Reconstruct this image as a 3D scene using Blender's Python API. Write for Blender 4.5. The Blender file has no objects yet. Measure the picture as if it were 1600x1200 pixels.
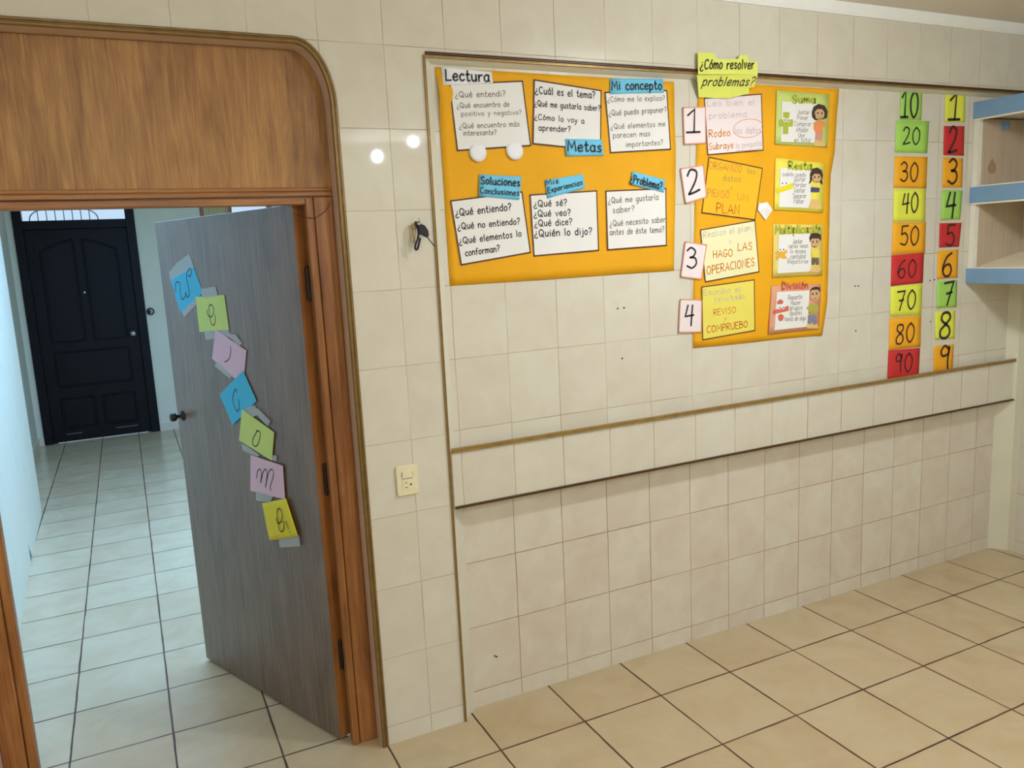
import bpy, bmesh, math, random
from mathutils import Vector, Matrix, Euler
from mathutils.geometry import tessellate_polygon
random.seed(7)
SC = bpy.context.scene
COL = SC.collection

# ------------------------------------------------------------------ camera
CAM_LOC = (-0.80593, -2.49715, 1.67286)
CAM_ROT = (1.40522955, 0.0479066, -0.45308837)
FOCAL_PX = 1247.667
cd = bpy.data.cameras.new('camera')
cd.sensor_fit = 'HORIZONTAL'
cd.sensor_width = 36.0
cd.lens = 36.0 * FOCAL_PX / 1600.0
cd.clip_start = 0.05
cam = bpy.data.objects.new('camera', cd)
COL.objects.link(cam)
cam.location = CAM_LOC
cam.rotation_euler = Euler(CAM_ROT, 'XYZ')
SC.camera = cam

# ------------------------------------------------------------------ world, lights, exposure
wd = bpy.data.worlds.new('daylight_sky')
SC.world = wd
wd.use_nodes = True
wd.node_tree.nodes['Background'].inputs[0].default_value = (0.62, 0.78, 0.95, 1)
wd.node_tree.nodes['Background'].inputs[1].default_value = 1.0
SC.view_settings.view_transform = 'Standard'
SC.view_settings.look = 'None'
SC.view_settings.exposure = 0.0
SC.view_settings.gamma = 1.0
SC.view_settings.use_curve_mapping = False


def light(name, kind, loc, energy, color, size=0.06, rot=None, size_y=None):
    l = bpy.data.lights.new(name, kind)
    l.energy = energy
    l.color = color
    if kind == 'AREA':
        l.shape = 'RECTANGLE'
        l.size = size
        l.size_y = size_y
    else:
        l.shadow_soft_size = size
    o = bpy.data.objects.new(name, l)
    COL.objects.link(o)
    o.location = loc
    if rot:
        o.rotation_euler = rot
    return o


# ceiling bulbs of the classroom (the near one over the middle of the wall, two further back)
near = light('ceiling_bulb_near', 'SPOT', (1.36, -1.2, 2.5), 43, (0.86, 0.925, 1.0), 0.05)
near.data.spot_size = math.radians(172)      # a shaded fitting: most of its light goes downwards
near.data.spot_blend = 0.6
light('ceiling_bulb_near', 'POINT', (1.36, -1.2, 2.44), 17, (0.86, 0.925, 1.0), 0.05)
light('ceiling_bulb_rear', 'POINT', (1.12, -3.8, 2.455), 32, (0.85, 0.92, 1.0), 0.03)
light('ceiling_bulb_rear', 'POINT', (1.43, -3.8, 2.57), 32, (0.85, 0.92, 1.0), 0.03)
light('fill_light_left', 'POINT', (-0.9, -2.9, 2.42), 34, (0.87, 0.93, 1.0), 0.06)  # added fill to lift the lower wall and floor, no bulb known here
# daylight through the hallway side window; the overhead area light is added fill
light('hallway_window_daylight', 'AREA', (1.64, 2.9, 1.45), 24, (0.29, 0.55, 1.0), 1.5, (0, math.radians(90), 0), 2.6)
light('hallway_overhead_fill', 'AREA', (-0.35, 2.3, 2.58), 128, (0.29, 0.54, 1.0), 1.3, (0, 0, 0), 2.6)

# ------------------------------------------------------------------ node helpers
def lin(r, g, b):
    f = lambda c: c / 12.92 if c <= 0.04045 else ((c + 0.055) / 1.055) ** 2.4
    return (f(r / 255), f(g / 255), f(b / 255), 1)


class NT:
    def __init__(self, name):
        self.m = bpy.data.materials.new(name)
        self.m.use_nodes = True
        self.t = self.m.node_tree
        self.b = self.t.nodes['Principled BSDF']
        self._pos = None

    def n(self, typ, **kw):
        nd = self.t.nodes.new(typ)
        for k, v in kw.items():
            setattr(nd, k, v)
        return nd

    def link(self, a, b):
        self.t.links.new(a, b)

    def math(self, op, a, b=None, c=None):
        nd = self.n('ShaderNodeMath', operation=op)
        for i, v in enumerate((a, b, c)):
            if v is None:
                continue
            if isinstance(v, (int, float)):
                nd.inputs[i].default_value = v
            else:
                self.link(v, nd.inputs[i])
        return nd.outputs[0]

    def pos(self):
        if self._pos is None:
            g = self.n('ShaderNodeNewGeometry')
            s = self.n('ShaderNodeSeparateXYZ')
            self.link(g.outputs['Position'], s.inputs[0])
            self._pos = (s.outputs[0], s.outputs[1], s.outputs[2], g.outputs['Position'])
        return self._pos

    def objco(self):
        return self.n('ShaderNodeTexCoord').outputs['Object']

    def noise(self, vec, scale, detail=3, rough=0.55, dist=0.0):
        nd = self.n('ShaderNodeTexNoise')
        nd.inputs['Scale'].default_value = scale
        nd.inputs['Detail'].default_value = detail
        nd.inputs['Roughness'].default_value = rough
        nd.inputs['Distortion'].default_value = dist
        if vec is not None:
            self.link(vec, nd.inputs['Vector'])
        return nd.outputs['Fac']

    def scaled(self, vec, s):
        nd = self.n('ShaderNodeMapping')
        nd.inputs['Scale'].default_value = s
        self.link(vec, nd.inputs['Vector'])
        return nd.outputs[0]

    def mix(self, f, a, b):
        nd = self.n('ShaderNodeMix', data_type='RGBA')
        for sock, v in ((nd.inputs[0], f), (nd.inputs[6], a), (nd.inputs[7], b)):
            if isinstance(v, (int, float)):
                sock.default_value = v
            elif isinstance(v, tuple):
                sock.default_value = v
            else:
                self.link(v, sock)
        return nd.outputs[2]

    def ramp(self, f, stops):
        nd = self.n('ShaderNodeValToRGB')
        cr = nd.color_ramp
        while len(cr.elements) < len(stops):
            cr.elements.new(0.5)
        for e, (p, c) in zip(cr.elements, stops):
            e.position = p
            e.color = c
        self.link(f, nd.inputs[0])
        return nd.outputs[0]

    def bump(self, h, strength, dist=0.01):
        nd = self.n('ShaderNodeBump')
        nd.inputs['Strength'].default_value = strength
        nd.inputs['Distance'].default_value = dist
        self.link(h, nd.inputs['Height'])
        self.link(nd.outputs[0], self.b.inputs['Normal'])

    def set(self, **kw):
        for k, v in kw.items():
            s = self.b.inputs[k.replace('_', ' ')]
            if isinstance(v, (int, float, tuple)):
                s.default_value = v
            else:
                self.link(v, s)
        return self


def tile_mat(name, axis, u0, v0, tw, th, c1, c2, grout, gw=0.0025, rows=True, floor=False, rough=0.022, soften=0.0):
    """Ceramic tiles with thin grout laid out in real metres on the surface."""
    t = NT(name)
    x, y, z, P = t.pos()
    u = x if axis == 'X' else y
    v = y if floor else z
    wob = t.math('MULTIPLY', t.math('SUBTRACT', t.noise(P, 9.0, 1), 0.5), 0.004)
    a = t.math('DIVIDE', t.math('SUBTRACT', t.math('ADD', u, wob), u0), tw)
    b = t.math('DIVIDE', t.math('SUBTRACT', t.math('ADD', v, wob), v0), th)
    def edge(s, size):
        fr = t.math('FRACT', t.math('ADD', s, 0.5))
        return t.math('MULTIPLY', t.math('ABSOLUTE', t.math('SUBTRACT', fr, 0.5)), size)
    d = edge(a, tw)
    if rows:
        d = t.math('MINIMUM', d, edge(b, th))
    wid = t.math('ADD', t.math('MULTIPLY', t.noise(P, 5.0, 2), gw * 0.7), gw * 0.2)
    mr = t.n('ShaderNodeMapRange', interpolation_type='SMOOTHSTEP')
    t.link(d, mr.inputs[0])
    t.link(t.math('MULTIPLY', wid, 0.55), mr.inputs[1])
    t.link(t.math('MULTIPLY', wid, 1.35), mr.inputs[2])
    tilef = mr.outputs[0]
    cx = t.n('ShaderNodeCombineXYZ')
    t.link(t.math('FLOOR', a), cx.inputs[0])
    if rows:
        t.link(t.math('FLOOR', b), cx.inputs[1])
    wn = t.n('ShaderNodeTexWhiteNoise')
    t.link(cx.outputs[0], wn.inputs[0])
    off = t.n('ShaderNodeVectorMath', operation='MULTIPLY_ADD')
    t.link(wn.outputs['Color'], off.inputs[0])
    off.inputs[1].default_value = (7, 7, 7)
    t.link(P, off.inputs[2])
    cloud = t.noise(off.outputs[0], 7.0 if not floor else 4.5, 4, 0.6, 0.6)
    f = t.math('ADD', t.math('MULTIPLY', t.math('SUBTRACT', cloud, 0.5), 1.8), t.math('ADD', 0.33, t.math('MULTIPLY', wn.outputs['Value'], 0.34)))
    f.node.use_clamp = True
    tilec = t.mix(f, c1, c2)
    gn = t.noise(P, 3.0, 2)
    gf = t.math('MULTIPLY', t.math('SUBTRACT', gn, 0.38), 4.0)
    gf.node.use_clamp = True
    groutc = t.mix(gf, grout[0], grout[1])
    t.set(Base_Color=t.mix(tilef, groutc, tilec))
    r = t.n('ShaderNodeMapRange')
    t.link(tilef, r.inputs[0])
    r.inputs[3].default_value = 0.7
    r.inputs[4].default_value = rough
    rn = t.math('ADD', r.outputs[0], t.math('MULTIPLY', t.noise(P, 14, 2), 0.014))
    t.set(Roughness=rn, Specular_IOR_Level=0.45)
    und = t.math('MULTIPLY', t.noise(off.outputs[0], 5.0, 1), 0.35 if not floor else 0.3)
    t.bump(t.math('ADD', tilef, und), 0.35, 0.0015 if not floor else 0.002)
    return t.m


def wood_mat(name, axis, dark, mid, light_, rough=0.35, blotch=1.0, fine=1.0, coat=0.0, spec=0.5, lo=2.6):
    t = NT(name)
    P = t.pos()[3]
    hi = 62.0 * fine
    s = {'X': (lo, hi, hi), 'Y': (hi, lo, hi), 'Z': (hi, hi, lo)}[axis]
    s2 = {'X': (lo * 1.6, hi * 4, hi * 4), 'Y': (hi * 4, lo * 1.6, hi * 4), 'Z': (hi * 4, hi * 4, lo * 1.6)}[axis]
    sb = {'X': (1.5, 7, 7), 'Y': (7, 1.5, 7), 'Z': (7, 7, 2.5)}[axis]
    g1 = t.noise(t.scaled(P, s), 1.0, 4, 0.6, 0.5)
    g2 = t.noise(t.scaled(P, s2), 1.0, 2, 0.5, 0.2)
    bl = t.noise(t.scaled(P, sb), 1.0, 3, 0.6, 0.8)
    f = t.math('ADD', t.math('MULTIPLY', g1, 0.55), t.math('ADD', t.math('MULTIPLY', g2, 0.3), t.math('MULTIPLY', bl, 0.42 * blotch)))
    f = t.math('SUBTRACT', f, 0.14 + 0.21 * (blotch - 1))
    c = t.ramp(f, [(0.28, dark), (0.5, mid), (0.74, light_)])
    t.set(Base_Color=c, Roughness=t.math('ADD', rough, t.math('MULTIPLY', g2, 0.12)), Specular_IOR_Level=spec)
    if coat:
        t.set(Coat_Weight=coat, Coat_Roughness=0.22)
    t.bump(t.math('ADD', g1, t.math('MULTIPLY', g2, 0.6)), 0.18, 0.002)
    return t.m


def plain(name, c, rough=0.6, metal=0.0, var=0.06, scale=12.0, bump=0.0, spec=0.4):
    t = NT(name)
    P = t.pos()[3]
    n = t.noise(P, scale, 3)
    d = tuple(max(0, k * (1 - var * 2)) for k in c[:3]) + (1,)
    h = tuple(min(1, k * (1 + var)) for k in c[:3]) + (1,)
    t.set(Base_Color=t.mix(n, d, h), Roughness=rough, Metallic=metal, Specular_IOR_Level=spec)
    if bump:
        t.bump(t.noise(P, scale * 3, 4), bump, 0.004)
    return t.m


M = {}
TW, TH, Z0 = 0.20173, 0.25, 0.0665
T1, T2 = lin(221, 217, 202), lin(213, 205, 188)
G = (lin(174, 150, 120), lin(210, 199, 178))
M['tile_front'] = tile_mat('wall_tile_front', 'X', 0.003, Z0, TW, TH, T1, T2, G)
M['tile_upper'] = tile_mat('wall_tile_recess', 'X', 0.1882, Z0, TW, TH, T1, T2, G)
M['tile_lower'] = tile_mat('wall_tile_lower', 'X', 0.1905, Z0, TW, TH, T1, lin(210, 196, 180), (lin(140, 104, 72), lin(176, 146, 116)))
M['tile_ledge'] = tile_mat('wall_tile_ledge', 'X', 0.7837, Z0, TW, TH, T1, T2, (lin(120, 96, 70), lin(180, 160, 136)), rows=False)
M['tile_side'] = tile_mat('wall_tile_side', 'Y', -0.14, Z0, TW, TH, T1, T2, G)
M['floor'] = tile_mat('floor_tile', 'X', 0.1713, -0.2214, 0.3319, 0.3454, lin(208, 192, 158), lin(194, 170, 134), (lin(74, 46, 32), lin(104, 72, 50)), gw=0.0068, floor=True, rough=0.2)
M['plaster'] = plain('white_plaster', lin(222, 218, 200), 0.6, bump=0.12, scale=8, var=0.04)
M['corner_plaster'] = plain('painted_plaster_strip', lin(222, 218, 196), 0.45, bump=0.1, scale=6, var=0.05)
M['hall_paint'] = plain('hallway_paint', lin(226, 222, 198), 0.6, bump=0.25, scale=7, var=0.04)
M['ceiling'] = plain('ceiling_paint', lin(236, 228, 216), 0.8, var=0.03, scale=3)
M['cornice'] = plain('cornice_paint', lin(246, 246, 240), 0.55, var=0.03)
M['arch_paint'] = plain('arch_reveal_paint', lin(216, 188, 168), 0.45, var=0.05)
M['arch_gilt'] = plain('arch_moulding', lin(138, 108, 60), 0.34, metal=0.3, var=0.2, scale=30)
M['gilt'] = plain('gilt_moulding', lin(172, 142, 88), 0.32, metal=0.35, var=0.2, scale=30)
M['brown_trim'] = plain('dark_brown_moulding', lin(96, 66, 40), 0.35, metal=0.1, var=0.2, scale=30)
OR_D, OR_M, OR_L = lin(118, 74, 30), lin(162, 114, 56), lin(196, 150, 80)
M['panel_wood'] = wood_mat('header_panel_wood', 'Z', OR_D, OR_M, OR_L, 0.4, 1.2, lo=5.0)
M['jamb_wood'] = wood_mat('jamb_wood', 'Z', lin(100, 56, 26), lin(154, 98, 50), lin(190, 132, 74), 0.35, 1.0)
M['rail_wood'] = wood_mat('head_rail_wood', 'X', lin(104, 60, 28), lin(158, 104, 54), lin(194, 140, 80), 0.35, 1.0)
M['door_wood'] = wood_mat('grey_brown_door_veneer', 'Z', lin(76, 60, 48), lin(116, 95, 80), lin(144, 122, 106), 0.36, 0.9, 2.4, coat=0.3, lo=4.5)
M['black_wood'] = wood_mat('black_brown_door_wood', 'Z', lin(13, 10, 11), lin(19, 15, 16), lin(27, 22, 22), 0.45, 1.0, spec=0.22)
M['seal'] = plain('dark_gap', lin(30, 20, 14), 0.8)
M['steel'] = plain('dull_steel', lin(170, 170, 168), 0.3, metal=0.9)
M['dark_metal'] = plain('dark_metal', lin(58, 54, 52), 0.4, metal=0.7)
M['brass'] = plain('aged_brass', lin(176, 150, 110), 0.35, metal=0.8)
M['black'] = plain('black_leather', lin(24, 22, 26), 0.5)
M['plum'] = plain('dark_plum_strap', lin(52, 36, 58), 0.6)
M['cream'] = plain('cream_plastic', lin(236, 226, 190), 0.35, var=0.02)
M['slot'] = plain('socket_slot', lin(40, 34, 28), 0.7)
M['orange_paper'] = plain('orange_crepe_paper', lin(240, 174, 28), 0.7, var=0.1, scale=4, bump=0.3, spec=0.25)
M['white_paper'] = plain('white_paper', lin(236, 234, 230), 0.65, var=0.015)
M['white_label'] = plain('white_label_paper', lin(240, 240, 244), 0.65, var=0.015)
M['blue_paper'] = plain('sky_blue_paper', lin(112, 200, 236), 0.65, var=0.03)
M['title_yellow'] = plain('lime_yellow_paper', lin(232, 238, 110), 0.65, var=0.03)
M['pinkwhite'] = plain('pinkish_white_paper', lin(240, 226, 226), 0.65, var=0.02)
M['orangeyellow'] = plain('orange_yellow_paper', lin(244, 186, 30), 0.65, var=0.04)
M['cream_paper'] = plain('cream_paper', lin(240, 234, 186), 0.65, var=0.02)
M['yellow_paper'] = plain('pale_yellow_paper', lin(236, 222, 100), 0.65, var=0.03)
M['num_green'] = plain('number_green_paper', lin(166, 218, 96), 0.65, var=0.04)
M['num_yellow'] = plain('number_yellow_paper', lin(232, 236, 78), 0.65, var=0.04)
M['num_orange'] = plain('number_orange_paper', lin(248, 176, 30), 0.65, var=0.04)
M['num_red'] = plain('number_red_paper', lin(206, 48, 48), 0.65, var=0.05)
M['note_blue'] = plain('note_blue_paper', lin(70, 190, 232), 0.65, var=0.03)
M['note_green'] = plain('note_green_paper', lin(206, 226, 130), 0.65, var=0.03)
M['note_pink'] = plain('note_pink_paper', lin(226, 192, 214), 0.65, var=0.03)
M['note_yellow'] = plain('note_yellow_paper', lin(232, 218, 50), 0.65, var=0.05)
M['ink'] = plain('black_marker_ink', lin(44, 36, 40), 0.6, var=0.1)
M['ink_soft'] = plain('brown_marker_ink', lin(112, 96, 84), 0.6, var=0.1)
M['ink_border'] = plain('dark_border_ink', lin(84, 48, 34), 0.6, var=0.1)
M['ink_faint'] = plain('faint_grey_ink', lin(198, 186, 186), 0.6, var=0.05)
M['ink_grey'] = plain('grey_brown_ink', lin(176, 140, 84), 0.6, var=0.05)
M['ink_orange'] = plain('orange_marker_ink', lin(222, 150, 54), 0.6, var=0.05)
M['ink_deep'] = plain('deep_orange_marker_ink', lin(214, 122, 34), 0.6, var=0.05)
M['ink_pink'] = plain('salmon_border_ink', lin(226, 158, 134), 0.6, var=0.05)
M['ink_digit'] = plain('dark_plum_marker_ink', lin(66, 40, 40), 0.6, var=0.08)
M['print_grey'] = plain('grey_print', lin(138, 130, 124), 0.6)
M['print_lime'] = plain('lime_print', lin(176, 186, 62), 0.6, var=0.04)
M['print_green'] = plain('green_card_print', lin(206, 220, 120), 0.6, var=0.05)
M['print_yellow'] = plain('yellow_card_print', lin(240, 226, 84), 0.6, var=0.05)
M['print_gold'] = plain('gold_card_print', lin(238, 214, 110), 0.6, var=0.05)
M['print_salmon'] = plain('salmon_card_print', lin(226, 160, 128), 0.6, var=0.05)
M['sym_yellow'] = plain('symbol_yellow', lin(238, 222, 40), 0.6)
M['sym_gold'] = plain('symbol_gold', lin(232, 178, 66), 0.6)
M['sym_red'] = plain('symbol_red', lin(216, 106, 82), 0.6)
M['hair'] = plain('printed_hair', lin(66, 46, 42), 0.6)
M['skin'] = plain('printed_skin', lin(214, 172, 128), 0.6)
M['c_salmon'] = plain('printed_salmon', lin(232, 146, 84), 0.6)
M['c_rose'] = plain('printed_rose', lin(214, 150, 140), 0.6)
M['c_yellow'] = plain('printed_yellow', lin(236, 216, 90), 0.6)
M['c_navy'] = plain('printed_navy', lin(74, 78, 110), 0.6)
M['c_grey'] = plain('printed_grey', lin(112, 98, 88), 0.6)
M['c_olive'] = plain('printed_olive', lin(178, 176, 80), 0.6)
M['c_denim'] = plain('printed_denim', lin(130, 134, 160), 0.6)
M['c_shoe'] = plain('printed_shoes', lin(226, 190, 120), 0.6)
M['shelf_white'] = plain('shelf_white_paint', lin(240, 236, 222), 0.4, var=0.03)
M['cream_board'] = plain('cream_board', lin(242, 234, 206), 0.45, var=0.03)
M['shelf_blue'] = plain('shelf_blue_paint', lin(128, 166, 206), 0.45, var=0.05, scale=20)
M['shelf_tan'] = wood_mat('shelf_tan_laminate', 'Z', lin(176, 158, 134), lin(196, 178, 154), lin(206, 190, 166), 0.45, 0.8)
M['scuff'] = plain('kick_scuff', lin(96, 84, 78), 0.7)
M['stain'] = plain('brown_stain', lin(172, 142, 108), 0.6)
tt = NT('clear_tape')
tt.set(Base_Color=lin(214, 220, 222), Roughness=0.25, Alpha=0.42)
tt.m.blend_method = 'BLEND' if hasattr(tt.m, 'blend_method') else None
M['tape'] = tt.m
gl = NT('window_glass')
gl.set(Base_Color=(0.9, 0.96, 1, 1), Roughness=0.05, Transmission_Weight=1.0, IOR=1.02)
M['glass'] = gl.m
M['curtain'] = plain('yellow_curtain', lin(232, 216, 158), 0.8, var=0.08, scale=25)
M['grille'] = plain('grille_paint', lin(200, 208, 214), 0.5)
M['base_tile'] = plain('hallway_base_tile', lin(226, 212, 188), 0.3)
M['dark_base'] = plain('grey_scuff', lin(120, 130, 130), 0.8)

# ------------------------------------------------------------------ object helpers
def link(name, me, mats, parent=None, loc=(0, 0, 0)):
    o = bpy.data.objects.new(name, me)
    COL.objects.link(o)
    for m in (mats if isinstance(mats, (list, tuple)) else [mats]):
        me.materials.append(m)
    o.location = loc
    if parent:
        o.parent = parent
    return o


def wloc(o):
    v = Vector(o.location)
    while o.parent:
        o = o.parent
        v += Vector(o.location)
    return v


def obj(name, bm, mat, parent=None, smooth=False, bevel=0.0, seg=2, origin=None):
    """bm is in world metres; the object gets its own origin and hangs on its parent."""
    bmesh.ops.recalc_face_normals(bm, faces=bm.faces)
    base = wloc(parent) if parent else Vector((0, 0, 0))
    if origin is None:
        org = base if parent else Vector((0, 0, 0))
    else:
        org = Vector(origin)
    bmesh.ops.translate(bm, verts=bm.verts, vec=-org)
    me = bpy.data.meshes.new(name)
    bm.to_mesh(me)
    bm.free()
    if smooth:
        for p in me.polygons:
            p.use_smooth = True
    o = link(name, me, mat, parent, org - base)
    if bevel:
        b = o.modifiers.new('bevel', 'BEVEL')
        b.width = bevel
        b.segments = seg
        b.limit_method = 'ANGLE'
    return o


def thing(name, label, cat, loc, group=None):
    o = bpy.data.objects.new(name, None)
    o.empty_display_size = 0.05
    COL.objects.link(o)
    o.location = loc
    return tag(o, label, cat, group)


def tag(o, label, cat, group=None):
    o['label'] = label
    o['category'] = cat
    if group:
        o['group'] = group
    return o


def struct(o):
    o['kind'] = 'structure'
    return o


def box(bm, x0, x1, y0, y1, z0, z1, mi=0):
    v = [bm.verts.new(p) for p in ((x0, y0, z0), (x1, y0, z0), (x1, y1, z0), (x0, y1, z0), (x0, y0, z1), (x1, y0, z1), (x1, y1, z1), (x0, y1, z1))]
    for f in ((0, 3, 2, 1), (4, 5, 6, 7), (0, 1, 5, 4), (1, 2, 6, 5), (2, 3, 7, 6), (3, 0, 4, 7)):
        bm.faces.new([v[i] for i in f]).material_index = mi
    return bm


def nb():
    return bmesh.new()


def B(*a):
    return box(nb(), *a)


def tube(bm, pts, r, n=10, closed=False, taper=None):
    pts = [Vector(p) for p in pts]
    rings = []
    N = len(pts)
    up = Vector((0.13, 0.27, 0.95)).normalized()
    for i, p in enumerate(pts):
        if closed:
            t = (pts[(i + 1) % N] - pts[i - 1]).normalized()
        else:
            t = (pts[min(i + 1, N - 1)] - pts[max(i - 1, 0)]).normalized()
        a = t.cross(up)
        if a.length < 1e-3:
            a = t.cross(Vector((1, 0, 0)))
        a.normalize()
        b = t.cross(a).normalized()
        rr = r if taper is None else r * taper[i]
        rings.append([bm.verts.new(p + a * (rr * math.cos(2 * math.pi * k / n)) + b * (rr * math.sin(2 * math.pi * k / n))) for k in range(n)])
    M_ = N if closed else N - 1
    for i in range(M_):
        A, Bq = rings[i], rings[(i + 1) % N]
        for k in range(n):
            bm.faces.new((A[k], A[(k + 1) % n], Bq[(k + 1) % n], Bq[k]))
    if not closed:
        bm.faces.new(rings[0][::-1])
        bm.faces.new(rings[-1])
    return bm


def lathe(bm, prof, c, axis, n=24):
    """prof: (radius, distance along axis) pairs, axis a unit vector."""
    ax = Vector(axis).normalized()
    a = ax.orthogonal().normalized()
    b = ax.cross(a)
    c = Vector(c)
    rings = [[bm.verts.new(c + ax * d + a * (max(r, 1e-5) * math.cos(2 * math.pi * k / n)) + b * (max(r, 1e-5) * math.sin(2 * math.pi * k / n))) for k in range(n)] for r, d in prof]
    for A, Bq in zip(rings, rings[1:]):
        for k in range(n):
            bm.faces.new((A[k], A[(k + 1) % n], Bq[(k + 1) % n], Bq[k]))
    bm.faces.new(rings[0][::-1])
    bm.faces.new(rings[-1])
    return bm


def prism(bm, poly, fn, d0, d1, mi=0):
    """Extrude a 2-D polygon; fn(a, b, d) gives the 3-D point at depth d."""
    n = len(poly)
    f0 = [bm.verts.new(fn(a, b, d0)) for a, b in poly]
    f1 = [bm.verts.new(fn(a, b, d1)) for a, b in poly]
    for tri in tessellate_polygon([[Vector((a, b, 0)) for a, b in poly]]):
        bm.faces.new([f0[i] for i in tri]).material_index = mi
        bm.faces.new([f1[i] for i in tri[::-1]]).material_index = mi
    for i in range(n):
        j = (i + 1) % n
        bm.faces.new((f0[i], f0[j], f1[j], f1[i])).material_index = mi
    return bm


XZ = lambda a, b, d: (a, d, b)


def smooth_pts(pts, k=5):
    """Catmull-Rom through the points."""
    if len(pts) < 3:
        return list(pts)
    out = []
    n = len(pts)
    for i in range(n - 1):
        p0 = pts[max(i - 1, 0)]
        p1, p2 = pts[i], pts[i + 1]
        p3 = pts[min(i + 2, n - 1)]
        for s in range(k):
            t = s / k
            out.append(tuple(0.5 * ((2 * b) + (c - a) * t + (2 * a - 5 * b + 4 * c - d) * t * t + (3 * b - a - 3 * c + d) * t ** 3) for a, b, c, d in zip(p0, p1, p2, p3)))
    out.append(tuple(pts[-1]))
    return out


def ribbon(bm, pts, w, fn, d, cap=True):
    """Marker stroke of width w following 2-D points."""
    pts = [Vector(p) for p in pts]
    q = [pts[0]]
    for p in pts[1:]:
        if (p - q[-1]).length > w * 0.12:
            q.append(p)
    if len(q) == 1:
        q.append(q[0] + Vector((w * 0.3, 0)))
    if cap:
        q[0] = q[0] + (q[0] - q[1]).normalized() * w * 0.3
        q[-1] = q[-1] + (q[-1] - q[-2]).normalized() * w * 0.3
    L, R = [], []
    for i, p in enumerate(q):
        d1 = (q[i] - q[i - 1]).normalized() if i else (q[1] - q[0]).normalized()
        d2 = (q[i + 1] - q[i]).normalized() if i < len(q) - 1 else d1
        t = d1 + d2
        if t.length < 0.3:
            t = d2
        t.normalize()
        nrm = Vector((-t.y, t.x))
        h = w / 2 / max(0.6, nrm.dot(Vector((-d2.y, d2.x))))
        L.append(bm.verts.new(fn(*(p + nrm * h), d)))
        R.append(bm.verts.new(fn(*(p - nrm * h), d)))
    for i in range(len(q) - 1):
        bm.faces.new((L[i], R[i], R[i + 1], L[i + 1]))


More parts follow.
